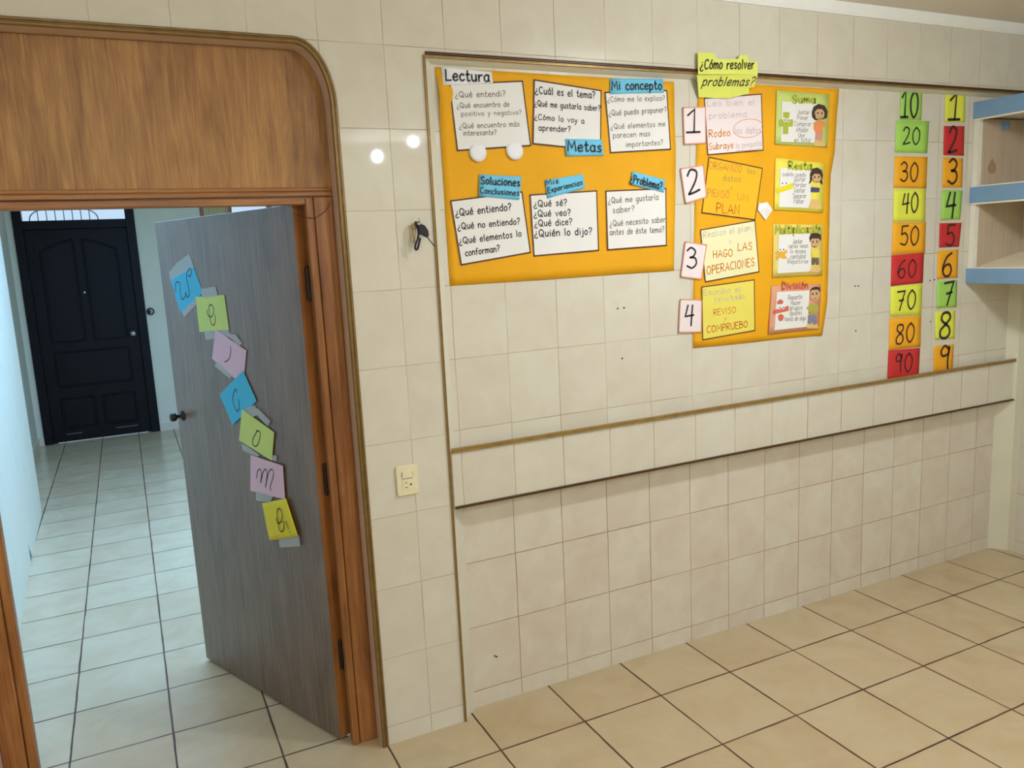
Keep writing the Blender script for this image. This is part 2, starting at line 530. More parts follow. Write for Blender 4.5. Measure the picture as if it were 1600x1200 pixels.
# ------------------------------------------------------------------ a hand-drawn single stroke alphabet
# strokes separated by ';', '~' marks a curved stroke; cap height 1, x-height .62
GL = {
 'A': (.72, '0,0 .34,1 .68,0;.12,.36 .56,.36'), 'B': (.64, '0,0 0,1;~0,1 .4,.95 .42,.62 .02,.53;~.02,.53 .52,.5 .5,.08 0,0'),
 'C': (.68, '~.6,.84 .4,1 .08,.78 .04,.3 .28,0 .6,.14'), 'D': (.7, '0,0 0,1;~0,1 .46,.9 .6,.5 .44,.08 0,0'),
 'E': (.56, '.5,1 0,1 0,0 .52,0;0,.52 .42,.54'), 'F': (.54, '0,0 0,1 .52,1;0,.54 .4,.54'),
 'G': (.72, '~.6,.84 .4,1 .08,.78 .04,.3 .28,0 .6,.14 .62,.4;.62,.4 .36,.4'), 'H': (.66, '0,0 0,1;.58,0 .58,1;0,.5 .58,.52'),
 'I': (.2, '.06,0 .06,1'), 'J': (.5, '.42,1 .42,.3;~.42,.3 .34,0 .1,.02 .02,.22'), 'L': (.54, '.02,1 0,0 .5,.02'),
 'M': (.86, '0,0 .08,1 .4,.3 .7,1 .8,0'), 'N': (.66, '0,0 .02,1 .56,0 .58,1'), 'O': (.74, '~.34,1 .06,.76 .04,.26 .32,0 .6,.22 .62,.74 .34,1'),
 'P': (.58, '0,0 .02,1;~.02,1 .46,.94 .46,.54 .02,.46'), 'Q': (.8, '~.34,1 .06,.76 .04,.26 .34,0 .64,.22 .66,.74 .34,1;~.34,.34 .5,.1 .76,-.1'),
 'R': (.64, '0,0 .02,1;~.02,1 .48,.94 .46,.56 .02,.48;.16,.48 .56,0'), 'S': (.6, '~.52,.86 .32,1 .06,.8 .2,.56 .46,.42 .48,.12 .24,0 .02,.14'),
 'T': (.6, '0,1 .58,1;.29,1 .29,0'), 'U': (.66, '~0,1 .02,.3 .26,0 .54,.24 .57,1'), 'V': (.64, '0,1 .3,0 .6,1'), 'Y': (.6, '0,1 .28,.5;.56,1 .2,0'),
 'a': (.56, '~.46,.5 .26,.64 .03,.42 .06,.1 .26,0 .45,.2;~.47,.62 .45,.12 .54,0'), 'b': (.54, '.02,1 .02,0;~.02,.4 .24,.62 .46,.42 .42,.1 .2,0 .02,.14'),
 'c': (.48, '~.42,.5 .24,.64 .03,.4 .06,.1 .26,0 .44,.12'), 'd': (.56, '~.46,.46 .26,.64 .03,.42 .06,.1 .26,0 .45,.18;.48,1 .46,0'),
 'e': (.52, '~.04,.32 .42,.36 .4,.56 .22,.64 .03,.4 .06,.1 .26,0 .46,.12'), 'f': (.4, '~.4,.94 .24,1 .14,.8 .14,0;0,.58 .34,.6'),
 'g': (.56, '~.46,.5 .26,.64 .03,.42 .06,.12 .26,.04 .45,.22;~.47,.62 .46,-.1 .36,-.36 .06,-.3'), 'h': (.54, '.02,1 .02,0;~.02,.36 .24,.62 .44,.46 .46,0'),
 'i': (.2, '.07,.6 .08,0;.08,.82 .09,.86'), 'j': (.3, '~.2,.6 .2,-.1 .1,-.34 -.06,-.26;.2,.82 .21,.86'), 'l': (.22, '.06,1 .08,0'),
 'm': (.78, '.02,.62 .02,0;~.02,.36 .2,.62 .34,.48 .35,0;~.35,.38 .54,.62 .68,.46 .7,0'), 'n': (.54, '.02,.62 .02,0;~.02,.36 .24,.62 .44,.46 .46,0'),
 'o': (.54, '~.24,.64 .03,.42 .06,.1 .26,0 .45,.2 .44,.5 .24,.64'), 'p': (.54, '.02,.62 .02,-.36;~.02,.42 .24,.64 .46,.42 .42,.1 .2,0 .02,.14'),
 'q': (.56, '~.46,.5 .26,.64 .03,.42 .06,.1 .26,0 .45,.2;.47,.62 .47,-.36'), 'r': (.42, '.02,.62 .04,0;~.04,.34 .18,.58 .38,.58'),
 's': (.46, '~.38,.54 .22,.64 .06,.5 .2,.34 .36,.2 .26,.02 .02,.08'), 't': (.4, '~.16,.96 .14,.2 .24,0 .36,.08;0,.62 .34,.64'),
 'u': (.54, '~.02,.62 .04,.16 .2,0 .42,.18;.44,.62 .46,0'), 'v': (.5, '0,.62 .22,0 .44,.62'), 'x': (.5, '0,.62 .42,0;.42,.62 0,0'),
 'y': (.52, '0,.62 .22,.06;~.46,.62 .24,.02 .12,-.3 -.02,-.36'), 'z': (.48, '.02,.6 .42,.6 .02,.02 .44,.02'),
 '?': (.5, '~.02,.8 .16,1 .42,.9 .4,.62 .2,.44 .2,.26;.2,.02 .21,.06'), '¿': (.56, '~.48,-.1 .3,-.24 .04,-.1 .1,.14 .3,.3 .3,.46;.31,.66 .32,.7'),
 'Z': (.58, '.02,1 .52,1 0,0 .54,0'), ' ': (.42, ''), '!': (.2, '.08,1 .08,.3;.08,.02 .09,.06'),
 '1': (.5, '.06,.74 .32,1 .28,0;0,0 .5,.01'), '2': (.56, '~.04,.78 .2,1 .46,.86 .38,.5 .04,.02;~.04,.02 .28,.04 .54,.1'),
 '3': (.54, '~.04,.86 .24,1 .46,.82 .36,.58 .18,.52;~.18,.52 .44,.48 .5,.2 .28,0 .02,.12'), '4': (.56, '.18,1 .02,.46 .54,.52;.46,1 .38,0'),
 '5': (.54, '.5,1 .1,.98 .08,.56;~.08,.56 .34,.62 .5,.34 .34,.02 .02,.1'), '6': (.56, '~.48,.98 .22,.8 .03,.36 .14,.04 .38,.02 .5,.26 .38,.5 .14,.44 .04,.26'),
 '7': (.56, '.02,.96 .52,1 .22,0;.16,.5 .46,.54'), '8': (.54, '~.28,.54 .06,.72 .12,.96 .38,.98 .48,.78 .28,.54 .04,.3 .08,.04 .34,0 .5,.2 .44,.42 .28,.54'),
 '9': (.5, '~.4,.84 .2,1 .03,.78 .12,.58 .36,.66 .42,.9;~.42,.96 .38,.4 .42,0'), '0': (.58, '~.28,1 .05,.72 .05,.28 .26,0 .5,.26 .52,.74 .28,1'),
}
for c_, b_, dx in (('á', 'a', .2), ('é', 'e', .18), ('í', 'i', 0), ('ó', 'o', .18), ('ú', 'u', .16)):
    w_, s_ = GL[b_]
    if b_ == 'i':
        s_ = '.07,.6 .08,0'
    GL[c_] = (w_, s_ + ';%.2f,.74 %.2f,.96' % (dx + .04, dx + .18))
GL['ñ'] = (GL['n'][0], GL['n'][1] + ';~.06,.76 .18,.84 .3,.76 .42,.84')


def write(bm, text, p0, p1, h, fn, d, weight=0.12, slant=0.0, jitter=0.03):
    """Hand lettering on the baseline p0-p1 of a plane, cap height h."""
    p0, p1 = Vector(p0), Vector(p1)
    ex = p1 - p0
    Lh = ex.length
    ex.normalize()
    ey = Vector((-ex.y, ex.x))
    if ey.y < 0:
        ey = -ey
    ey = (ey + Vector((0, 1))).normalized()
    gap = 0.16
    adv = sum(GL[c][0] + gap for c in text) - gap
    sx = Lh / adv
    x = 0.0
    rnd = random.Random(text)
    for c in text:
        w, s = GL[c]
        dy = rnd.uniform(-jitter, jitter)
        for st in s.split(';'):
            st = st.strip()
            if not st:
                continue
            cur = st[0] == '~'
            pts = [tuple(float(k) for k in q.split(',')) for q in st.lstrip('~').split()]
            if cur:
                pts = smooth_pts(pts, 4)
            q = [p0 + ex * ((x + a + slant * b) * sx) + ey * ((b + dy) * h) for a, b in pts]
            ribbon(bm, q, weight * h, fn, d)
        x += w + gap
    return bm


def letter(parent, name, text, p0, p1, h, fn, d, weight, mat, slant=0.0, jitter=0.03):
    """One line of hand lettering, a mesh per word."""
    p0, p1 = Vector(p0), Vector(p1)
    adv = lambda t: sum(GL[c][0] + 0.16 for c in t)
    tot = adv(text) - 0.16
    x = 0.0
    for w in text.split(' '):
        a = adv(w)
        bm = write(nb(), w, p0.lerp(p1, x / tot), p0.lerp(p1, (x + a - 0.16) / tot), h, fn, d, weight, slant, jitter)
        obj(name, bm, mat, parent)
        x += a + adv(' ')


def ruled(name, left, right, y_at, mat, parent, nu=10, nv=16, th=0.0006, wave=None, fn=XZ):
    """A sheet between two edge lines with a little waviness and real thickness (towards +depth)."""
    bm = nb()
    def along(pl, t):
        k = t * (len(pl) - 1)
        i = min(int(k), len(pl) - 2)
        f = k - i
        return Vector(pl[i]).lerp(Vector(pl[i + 1]), f)
    fr, bk = [], []
    for j in range(nv + 1):
        t = j / nv
        a, b = along(left, t), along(right, t)
        r1, r2 = [], []
        for i in range(nu + 1):
            s = i / nu
            p = a.lerp(b, s)
            y = y_at - (wave(s, t) if wave else 0)
            r1.append(bm.verts.new(fn(p.x, p.y, y)))
            r2.append(bm.verts.new(fn(p.x, p.y, y + th)))
        fr.append(r1)
        bk.append(r2)
    for j in range(nv):
        for i in range(nu):
            bm.faces.new((fr[j][i], fr[j][i + 1], fr[j + 1][i + 1], fr[j + 1][i]))
            bm.faces.new((bk[j][i], bk[j + 1][i], bk[j + 1][i + 1], bk[j][i + 1]))
    for i in range(nu):
        bm.faces.new((fr[0][i], bk[0][i], bk[0][i + 1], fr[0][i + 1]))
        bm.faces.new((fr[nv][i], fr[nv][i + 1], bk[nv][i + 1], bk[nv][i]))
    for j in range(nv):
        bm.faces.new((fr[j][0], fr[j + 1][0], bk[j + 1][0], bk[j][0]))
        bm.faces.new((fr[j][nu], bk[j][nu], bk[j + 1][nu], fr[j + 1][nu]))
    return obj(name, bm, mat, parent, smooth=nu > 4)


def card(name, quad, y, mat, parent, th=0.0006, curl=0.0, fn=XZ):
    tl, tr, br, bl = quad
    w = (lambda s, t: curl * (2 * s - 1) ** 2 * t) if curl else None
    return ruled(name, [tl, bl], [tr, br], y, mat, parent, 6 if curl else 1, 6 if curl else 1, th, w, fn)


def outline(bm, quad, w, fn, d):
    q = [Vector(p) for p in quad]
    c = sum(q, Vector((0, 0))) / len(q)
    q = [p + (c - p).normalized() * w * 0.6 for p in q]
    for i in range(len(q)):
        ribbon(bm, [q[i], q[(i + 1) % len(q)]], w, fn, d)
    return bm


def centre(poly):
    return Vector((sum(p[0] for p in poly) / len(poly), sum(p[1] for p in poly) / len(poly)))

# ------------------------------------------------------------------ measured outlines in metres
P1_LEFT = [(0.1776, 2.2657), (0.184, 2.1971), (0.1839, 2.0975), (0.1838, 1.9622), (0.1847, 1.7703), (0.185, 1.5652)]
P1_RIGHT = [(1.1255, 2.2622), (1.1263, 2.1432), (1.1301, 2.0227), (1.1282, 1.9099), (1.1192, 1.7432), (1.1131, 1.5664)]
QUESTION_CARDS = [([(0.2218, 2.2159), (0.493, 2.2379), (0.5141, 2.0245), (0.2374, 2.0049)], [('¿Qué entendi?', (0.2414, 2.1739), (0.4252, 2.1846), 0.02), ('¿Qué encuentro de', (0.2454, 2.1409), (0.4378, 2.152), 0.0181), ('positivo y negativo?', (0.2604, 2.1161), (0.4824, 2.1273), 0.0162), ('¿Qué encuentro más', (0.2499, 2.0764), (0.4731, 2.0883), 0.0182), ('interesante?', (0.2633, 2.0542), (0.3849, 2.0594), 0.0184)], 'thin'), ([(0.5348, 2.244), (0.8057, 2.2193), (0.7958, 2.0099), (0.5194, 2.0309)], [('¿Cuál es el tema?', (0.5375, 2.1982), (0.778, 2.19), 0.0251), ('¿Qué me gustaría saber?', (0.533, 2.1571), (0.7979, 2.148), 0.021), ('¿Cómo lo voy a', (0.5309, 2.1128), (0.7298, 2.1036), 0.0201), ('aprender?', (0.5458, 2.076), (0.6729, 2.0731), 0.0213)], 'thick'), ([(0.8181, 2.2137), (1.092, 2.2311), (1.1055, 2.0179), (0.8344, 2.0029)], [('¿Cómo me lo explico?', (0.8286, 2.1797), (1.0811, 2.1939), 0.0198), ('¿Qué puedo proponer?', (0.8324, 2.1325), (1.0876, 2.1531), 0.021), ('¿Qué elementos me', (0.8391, 2.0862), (1.0807, 2.1025), 0.02), ('parecen mas', (0.849, 2.0563), (1.0119, 2.0657), 0.0201), ('importantes?', (0.9033, 2.0245), (1.0691, 2.0355), 0.0203)], 'thin'), ([(0.2028, 1.846), (0.4725, 1.8724), (0.4954, 1.662), (0.2275, 1.6319)], [('¿Qué entiendo?', (0.2187, 1.7943), (0.4267, 1.8107), 0.0251), ('¿Qué no entiendo?', (0.2234, 1.7501), (0.4575, 1.7622), 0.0231), ('¿Qué elementos lo', (0.2262, 1.7021), (0.4615, 1.7206), 0.0232), ('conforman?', (0.247, 1.6623), (0.3752, 1.6727), 0.0234)], 'thick'), ([(0.4998, 1.8613), (0.7747, 1.8722), (0.7753, 1.6572), (0.5049, 1.6487)], [('¿Qué sé?', (0.514, 1.8186), (0.6475, 1.8215), 0.024), ('¿Qué veo?', (0.5123, 1.7848), (0.661, 1.7862), 0.024), ('¿Qué dice?', (0.5132, 1.7518), (0.6658, 1.7539), 0.0242), ('¿Quién lo dijo?', (0.5115, 1.7166), (0.7474, 1.7173), 0.0264)], 'thick'), ([(0.8101, 1.8707), (1.0807, 1.877), (1.0794, 1.6626), (0.8112, 1.6573)], [('¿Qué me gustaría', (0.8195, 1.825), (1.0444, 1.8351), 0.0228), ('saber?', (0.8391, 1.7903), (0.9355, 1.795), 0.0229), ('¿Qué necesito saber', (0.8237, 1.7424), (1.0752, 1.7522), 0.023), ('antes de éste tema?', (0.8241, 1.7112), (1.0685, 1.7147), 0.0231)], 'thin')]
TITLE_LABELS = [('white', [(0.1982, 2.2679), (0.377, 2.2609), (0.3796, 2.2245), (0.201, 2.2099)], [('Lectura', (0.2124, 2.2252), (0.3682, 2.2291), 0.0358)]), ('blue', [(0.8414, 2.2602), (1.0732, 2.2692), (1.0742, 2.2207), (0.8397, 2.2073)], [('Mi concepto', (0.8469, 2.2218), (1.0666, 2.2317), 0.0328)]), ('blue', [(0.6488, 2.0498), (0.8006, 2.0499), (0.8054, 1.9943), (0.6489, 1.9911)], [('Metas', (0.6574, 2.0086), (0.7977, 2.0065), 0.037)]), ('blue', [(0.3132, 1.9297), (0.4714, 1.9217), (0.4575, 1.8434), (0.3066, 1.8581)], [('Soluciones', (0.316, 1.8983), (0.4635, 1.8896), 0.0272), ('Conclusiones', (0.3118, 1.8679), (0.4582, 1.8574), 0.021)]), ('blue', [(0.5607, 1.909), (0.7172, 1.9296), (0.7225, 1.8805), (0.568, 1.8471)], [('Mis', (0.5637, 1.8909), (0.6165, 1.8992), 0.0196), ('Experiencias', (0.5714, 1.8646), (0.7131, 1.8929), 0.0196)]), ('blue', [(0.9283, 1.9393), (1.0746, 1.9075), (1.0669, 1.861), (0.9185, 1.8923)], [('¿Problema?', (0.9159, 1.9015), (1.0591, 1.8701), 0.0298)])]
PAPER_DISCS = [[(0.3121, 2.0013), (0.3433, 2.0016)], [(0.449, 2.0088), (0.4808, 2.0091)]]
P2_LEFT = [(1.2481, 2.2814), (1.2349, 2.1928), (1.2267, 2.0237), (1.2186, 1.8614), (1.2137, 1.7234), (1.2039, 1.4493), (1.2014, 1.2569)]
P2_RIGHT = [(1.9695, 2.2891), (1.9578, 2.171), (1.9508, 2.0129), (1.9345, 1.9238), (1.9317, 1.7303), (1.9209, 1.3939), (1.8958, 1.246)]
TITLE_UPPER = [(1.2017, 2.3624), (1.2839, 2.3627), (1.2898, 2.3414), (1.3914, 2.3482), (1.4023, 2.3627), (1.4385, 2.3671), (1.4448, 2.3442), (1.4879, 2.3419), (1.4896, 2.2974), (1.2022, 2.2836)]
TITLE_LOWER = [(1.2034, 2.284), (1.491, 2.2977), (1.4917, 2.2548), (1.467, 2.2504), (1.4737, 2.2307), (1.3736, 2.2103), (1.2334, 2.2096)]
TITLE_TEXT = [[('¿Cómo resolver', (1.2105, 2.3019), (1.4694, 2.3161), 0.0338)], [('problemas?', (1.2368, 2.2484), (1.4833, 2.2576), 0.0298)]]
STEP_CARDS = [('pink white', [(1.2631, 2.2096), (1.5491, 2.2356), (1.5601, 2.0193), (1.2779, 1.9988)], [('Leo bien el', (1.2797, 2.1798), (1.513, 2.192), 0.0234, 'f'), ('problema', (1.2869, 2.1341), (1.474, 2.1462), 0.0236, 'f'), ('Rodeo', (1.2863, 2.0655), (1.3901, 2.0732), 0.0285, 'o'), ('los datos', (1.4126, 2.0796), (1.5464, 2.0857), 0.0265, 'f'), ('Subraye', (1.2859, 2.0191), (1.406, 2.0276), 0.0262, 'o'), ('la pregunta', (1.4189, 2.0253), (1.55, 2.0377), 0.0218, 'f')]), ('orange yellow', [(1.2838, 1.9928), (1.5571, 1.9507), (1.5176, 1.7467), (1.2462, 1.7816)], [('ORGANIZO', (1.2852, 1.9473), (1.4479, 1.9337), 0.0288, 'o'), ('los', (1.4774, 1.9299), (1.5171, 1.9261), 0.0247, 'g'), ('datos', (1.3511, 1.9023), (1.4446, 1.8965), 0.0243, 'g'), ('y', (1.3894, 1.8714), (1.4055, 1.87), 0.0147, 'g'), ('PIENSO', (1.2749, 1.8447), (1.386, 1.8345), 0.0291, 'o'), ('UN', (1.4249, 1.8289), (1.4808, 1.8205), 0.0273, 'o'), ('PLAN', (1.3198, 1.7828), (1.4366, 1.7714), 0.0368, 'O')]), ('cream', [(1.2392, 1.7176), (1.5176, 1.7467), (1.541, 1.5381), (1.2612, 1.5134)], [('Realizo el plan', (1.2545, 1.6851), (1.4943, 1.7069), 0.0246, 'f'), ('y', (1.3821, 1.6617), (1.3951, 1.6624), 0.015, 'f'), ('HAGO', (1.3028, 1.605), (1.4015, 1.6092), 0.0299, 'o'), ('LAS', (1.4279, 1.6283), (1.5025, 1.6302), 0.0303, 'o'), ('OPERACIONES', (1.2707, 1.5429), (1.5148, 1.5662), 0.0325, 'o')]), ('yellow', [(1.243, 1.4969), (1.5149, 1.5093), (1.5189, 1.2992), (1.2454, 1.2848)], [('Escribo el', (1.254, 1.461), (1.4433, 1.4638), 0.0252, 'f'), ('resultado', (1.3082, 1.4307), (1.4623, 1.4353), 0.0228, 'f'), ('REVISO', (1.3026, 1.3778), (1.4174, 1.3817), 0.0255, 'o'), ('y', (1.3545, 1.3567), (1.371, 1.3566), 0.0154, 'o'), ('COMPRUEBO', (1.2685, 1.3117), (1.4793, 1.3177), 0.0281, 'O')])]
STEP_ELLIPSE = [(1.558, 2.1092), (1.5554, 2.0998), (1.5476, 2.0906), (1.5352, 2.0822), (1.5191, 2.0752), (1.5005, 2.0702), (1.4806, 2.0674), (1.4607, 2.0671), (1.4423, 2.0691), (1.4266, 2.0734), (1.4146, 2.0797), (1.4071, 2.0875), (1.4046, 2.0963), (1.4072, 2.1056), (1.4147, 2.1146), (1.4267, 2.1229), (1.4424, 2.1298), (1.4607, 2.1349), (1.4805, 2.1379), (1.5003, 2.1384), (1.519, 2.1365), (1.535, 2.1323), (1.5474, 2.1261), (1.5553, 2.1182), (1.558, 2.1092)]
STEP_UNDERLINE = [(1.4188, 2.0168), (1.4839, 2.0186), (1.55, 2.0266)]
STEP_TAGS = [('1', [(1.1623, 2.1724), (1.2696, 2.1793), (1.2698, 2.0414), (1.1662, 2.0366)], [('1', (1.1773, 2.0812), (1.241, 2.0835), 0.0836)]), ('2', [(1.1468, 1.9496), (1.2566, 1.9639), (1.2718, 1.8396), (1.1689, 1.8174)], [('2', (1.1815, 1.8496), (1.24, 1.8608), 0.0905)]), ('3', [(1.1652, 1.6762), (1.2707, 1.6598), (1.2425, 1.5245), (1.1416, 1.5403)], [('3', (1.1704, 1.5707), (1.221, 1.5705), 0.0784)]), ('4', [(1.1378, 1.4565), (1.2438, 1.4466), (1.2402, 1.3163), (1.1273, 1.3249)], [('4', (1.1587, 1.3512), (1.2025, 1.3488), 0.0801)])]
PAPER_SCRAP = [(1.5348, 1.8118), (1.5787, 1.8161), (1.6062, 1.785), (1.5689, 1.7452), (1.5282, 1.7867)]
OPERATION_CARDS = [{'kind': 'plus', 'title': 'Suma', 'quad': [(1.6265, 2.2525), (1.9149, 2.246), (1.9059, 2.0348), (1.6186, 2.0436)], 'panel': [(1.6515, 2.2102), (1.8432, 2.2096), (1.8326, 2.0511), (1.6479, 2.0535)], 'tt': [('Suma', (1.7082, 2.2055), (1.8361, 2.2073), 0.0321)], 'lines': [('Juntar', (1.7382, 2.1629), (1.8014, 2.1634), 0.0175), ('Poner', (1.735, 2.1416), (1.7947, 2.1418), 0.0174), ('Comprar', (1.718, 2.1169), (1.8129, 2.1174), 0.0175), ('Añadir', (1.7288, 2.0938), (1.7956, 2.0938), 0.0176), ('Unir', (1.7431, 2.0714), (1.7783, 2.0712), 0.0176), ('en total', (1.7189, 2.0539), (1.8105, 2.0533), 0.0176)], 'sym': [[(1.6578, 2.1679), (1.6926, 2.1689), (1.691, 2.1413), (1.7128, 2.1409), (1.7099, 2.113), (1.6874, 2.1125), (1.6864, 2.0838), (1.6574, 2.0833), (1.6571, 2.1119), (1.6362, 2.1143), (1.6373, 2.139), (1.6594, 2.1419)]], 'hair': [(1.8132, 2.1724), (1.823, 2.1944), (1.8501, 2.2064), (1.8847, 2.2012), (1.9025, 2.1798), (1.8997, 2.1529), (1.8721, 2.1448), (1.8308, 2.1414), (1.8156, 2.1531)], 'face': [(1.8289, 2.1728), (1.8437, 2.1854), (1.8712, 2.1862), (1.8853, 2.172), (1.8822, 2.1549), (1.8618, 2.1421), (1.8375, 2.1488)], 'shirt': [(1.8242, 2.1315), (1.8446, 2.1393), (1.8756, 2.14), (1.8947, 2.1282), (1.8901, 2.1159), (1.8761, 2.118), (1.8767, 2.0911), (1.8352, 2.0928), (1.8247, 2.1048)], 'pants': [(1.8352, 2.0928), (1.8767, 2.0911), (1.876, 2.0616), (1.8601, 2.0589), (1.8561, 2.0809), (1.8517, 2.0612), (1.8351, 2.0634)], 'shoes': [(1.8258, 2.0486), (1.8358, 2.0634), (1.8774, 2.0616), (1.8951, 2.047), (1.8883, 2.037), (1.8294, 2.0388)], 'shirtc': 'salmon', 'pantsc': 'rose'}, {'kind': 'minus', 'title': 'Resta', 'quad': [(1.6223, 1.991), (1.8969, 1.9701), (1.8873, 1.769), (1.6141, 1.7851)], 'panel': [(1.6456, 1.9525), (1.8141, 1.9402), (1.8169, 1.7882), (1.6405, 1.7958)], 'tt': [('Resta', (1.6917, 1.9452), (1.8197, 1.9431), 0.033)], 'lines': [('cuánto queda', (1.658, 1.9192), (1.7844, 1.9161), 0.0164), ('Quitar', (1.721, 1.8985), (1.7847, 1.897), 0.0179), ('Perder', (1.7178, 1.8755), (1.7887, 1.8738), 0.0179), ('Gastar', (1.7216, 1.8536), (1.7819, 1.8516), 0.018), ('Separar', (1.7148, 1.8318), (1.7895, 1.8296), 0.018), ('Faltar', (1.7222, 1.8095), (1.7755, 1.8075), 0.0181)], 'sym': [[(1.6253, 1.8702), (1.6562, 1.8772), (1.7128, 1.8914), (1.7185, 1.8693), (1.6565, 1.8553), (1.6234, 1.8532)]], 'hair': [(1.8074, 1.9279), (1.8208, 1.9477), (1.8484, 1.9526), (1.873, 1.9427), (1.8825, 1.9227), (1.8774, 1.8977), (1.8813, 1.8826), (1.8671, 1.8903), (1.8633, 1.9053), (1.8216, 1.9055), (1.8149, 1.8931), (1.8013, 1.8833), (1.8079, 1.9031)], 'face': [(1.818, 1.9155), (1.835, 1.9278), (1.8629, 1.9252), (1.8737, 1.9077), (1.8566, 1.8904), (1.8322, 1.893)], 'shirt': [(1.815, 1.8882), (1.8357, 1.893), (1.8636, 1.8903), (1.8675, 1.8702), (1.8643, 1.8552), (1.8156, 1.8558)], 'pants': [(1.8139, 1.8733), (1.8654, 1.8703), (1.863, 1.8527), (1.8122, 1.8534)], 'shoes': [(1.8162, 1.8233), (1.865, 1.8225), (1.8764, 1.7819), (1.7996, 1.7861)], 'shirtc': 'yellow', 'pantsc': 'navy'}, {'kind': 'times', 'title': 'Multiplicación', 'quad': [(1.6133, 1.7283), (1.888, 1.7179), (1.8892, 1.506), (1.6087, 1.5122)], 'panel': [(1.639, 1.685), (1.8182, 1.6836), (1.8211, 1.5247), (1.636, 1.5275)], 'tt': [('Multiplicación', (1.6222, 1.6898), (1.8796, 1.6863), 0.0335)], 'lines': [('Juntar', (1.7173, 1.6457), (1.7709, 1.6451), 0.0183), ('varias veces', (1.6927, 1.6273), (1.8038, 1.6253), 0.0183), ('lo mismo', (1.7036, 1.6058), (1.7897, 1.6033), 0.0184), ('cantidad', (1.7039, 1.5839), (1.7901, 1.582), 0.0185), ('Repetirse', (1.6899, 1.5643), (1.805, 1.5612), 0.0185)], 'sym': [[(1.6206, 1.6144), (1.6428, 1.623), (1.6621, 1.615), (1.6826, 1.6237), (1.6879, 1.6115), (1.6738, 1.6015), (1.6869, 1.5875), (1.6656, 1.5837), (1.6508, 1.5916), (1.6304, 1.5815), (1.6207, 1.593), (1.6334, 1.6019)]], 'hair': [(1.8085, 1.667), (1.8182, 1.6836), (1.8516, 1.6849), (1.8753, 1.6768), (1.8778, 1.6571), (1.8658, 1.6478), (1.8588, 1.6618), (1.8219, 1.6617), (1.8121, 1.6474)], 'face': [(1.8134, 1.6498), (1.8219, 1.6617), (1.8656, 1.66), (1.8694, 1.6379), (1.8528, 1.6263), (1.8258, 1.6298)], 'shirt': [(1.8194, 1.6155), (1.8394, 1.622), (1.8665, 1.6159), (1.8672, 1.5815), (1.8267, 1.5833)], 'pants': [(1.8254, 1.581), (1.8659, 1.579), (1.8665, 1.5519), (1.8509, 1.5512), (1.8459, 1.5652), (1.8408, 1.5517), (1.8259, 1.5539)], 'shoes': [(1.811, 1.5252), (1.8274, 1.5465), (1.8646, 1.5446), (1.8785, 1.529), (1.8617, 1.5175)], 'shirtc': 'yellow', 'pantsc': 'grey'}, {'kind': 'divide', 'title': 'División', 'quad': [(1.6057, 1.4763), (1.8866, 1.4688), (1.8736, 1.2759), (1.5879, 1.2783)], 'panel': [(1.6315, 1.4505), (1.8158, 1.4459), (1.805, 1.2918), (1.62, 1.2927)], 'tt': [('División', (1.6628, 1.4601), (1.8068, 1.4563), 0.0291)], 'lines': [('Repartir', (1.6953, 1.4145), (1.7747, 1.4124), 0.0187), ('Hacer', (1.7099, 1.3914), (1.7641, 1.3894), 0.0188), ('grupos', (1.7029, 1.371), (1.7754, 1.3674), 0.0188), ('iguales', (1.7032, 1.3494), (1.7721, 1.3462), 0.0189), ('Varios de algo', (1.6713, 1.3258), (1.7945, 1.3212), 0.0188)], 'sym': [[(1.6129, 1.3765), (1.6971, 1.3898), (1.6986, 1.3676), (1.613, 1.3594)], [(1.6319, 1.4092), (1.6479, 1.4202), (1.6675, 1.4116), (1.6643, 1.3995), (1.6352, 1.3992)], [(1.6389, 1.3525), (1.655, 1.3586), (1.6701, 1.3501), (1.6663, 1.3307), (1.6488, 1.3272), (1.639, 1.3378)]], 'hair': [(1.8159, 1.4384), (1.8257, 1.4552), (1.8493, 1.4596), (1.8733, 1.4547), (1.8771, 1.4344), (1.8564, 1.4458), (1.8293, 1.4465)], 'face': [(1.8193, 1.4382), (1.8293, 1.4465), (1.8632, 1.4463), (1.8758, 1.4295), (1.8675, 1.405), (1.8369, 1.3996), (1.8197, 1.4133)], 'shirt': [(1.7969, 1.3726), (1.8236, 1.3881), (1.8576, 1.3857), (1.8717, 1.3645), (1.8584, 1.3454), (1.8244, 1.3455)], 'pants': [(1.8075, 1.3418), (1.8551, 1.3381), (1.858, 1.2975), (1.8389, 1.2976), (1.833, 1.3222), (1.8252, 1.3002), (1.8048, 1.3069)], 'shoes': [(1.7983, 1.2924), (1.8115, 1.3064), (1.8627, 1.3022), (1.8735, 1.2784), (1.8052, 1.2843)], 'shirtc': 'olive', 'pantsc': 'denim'}]
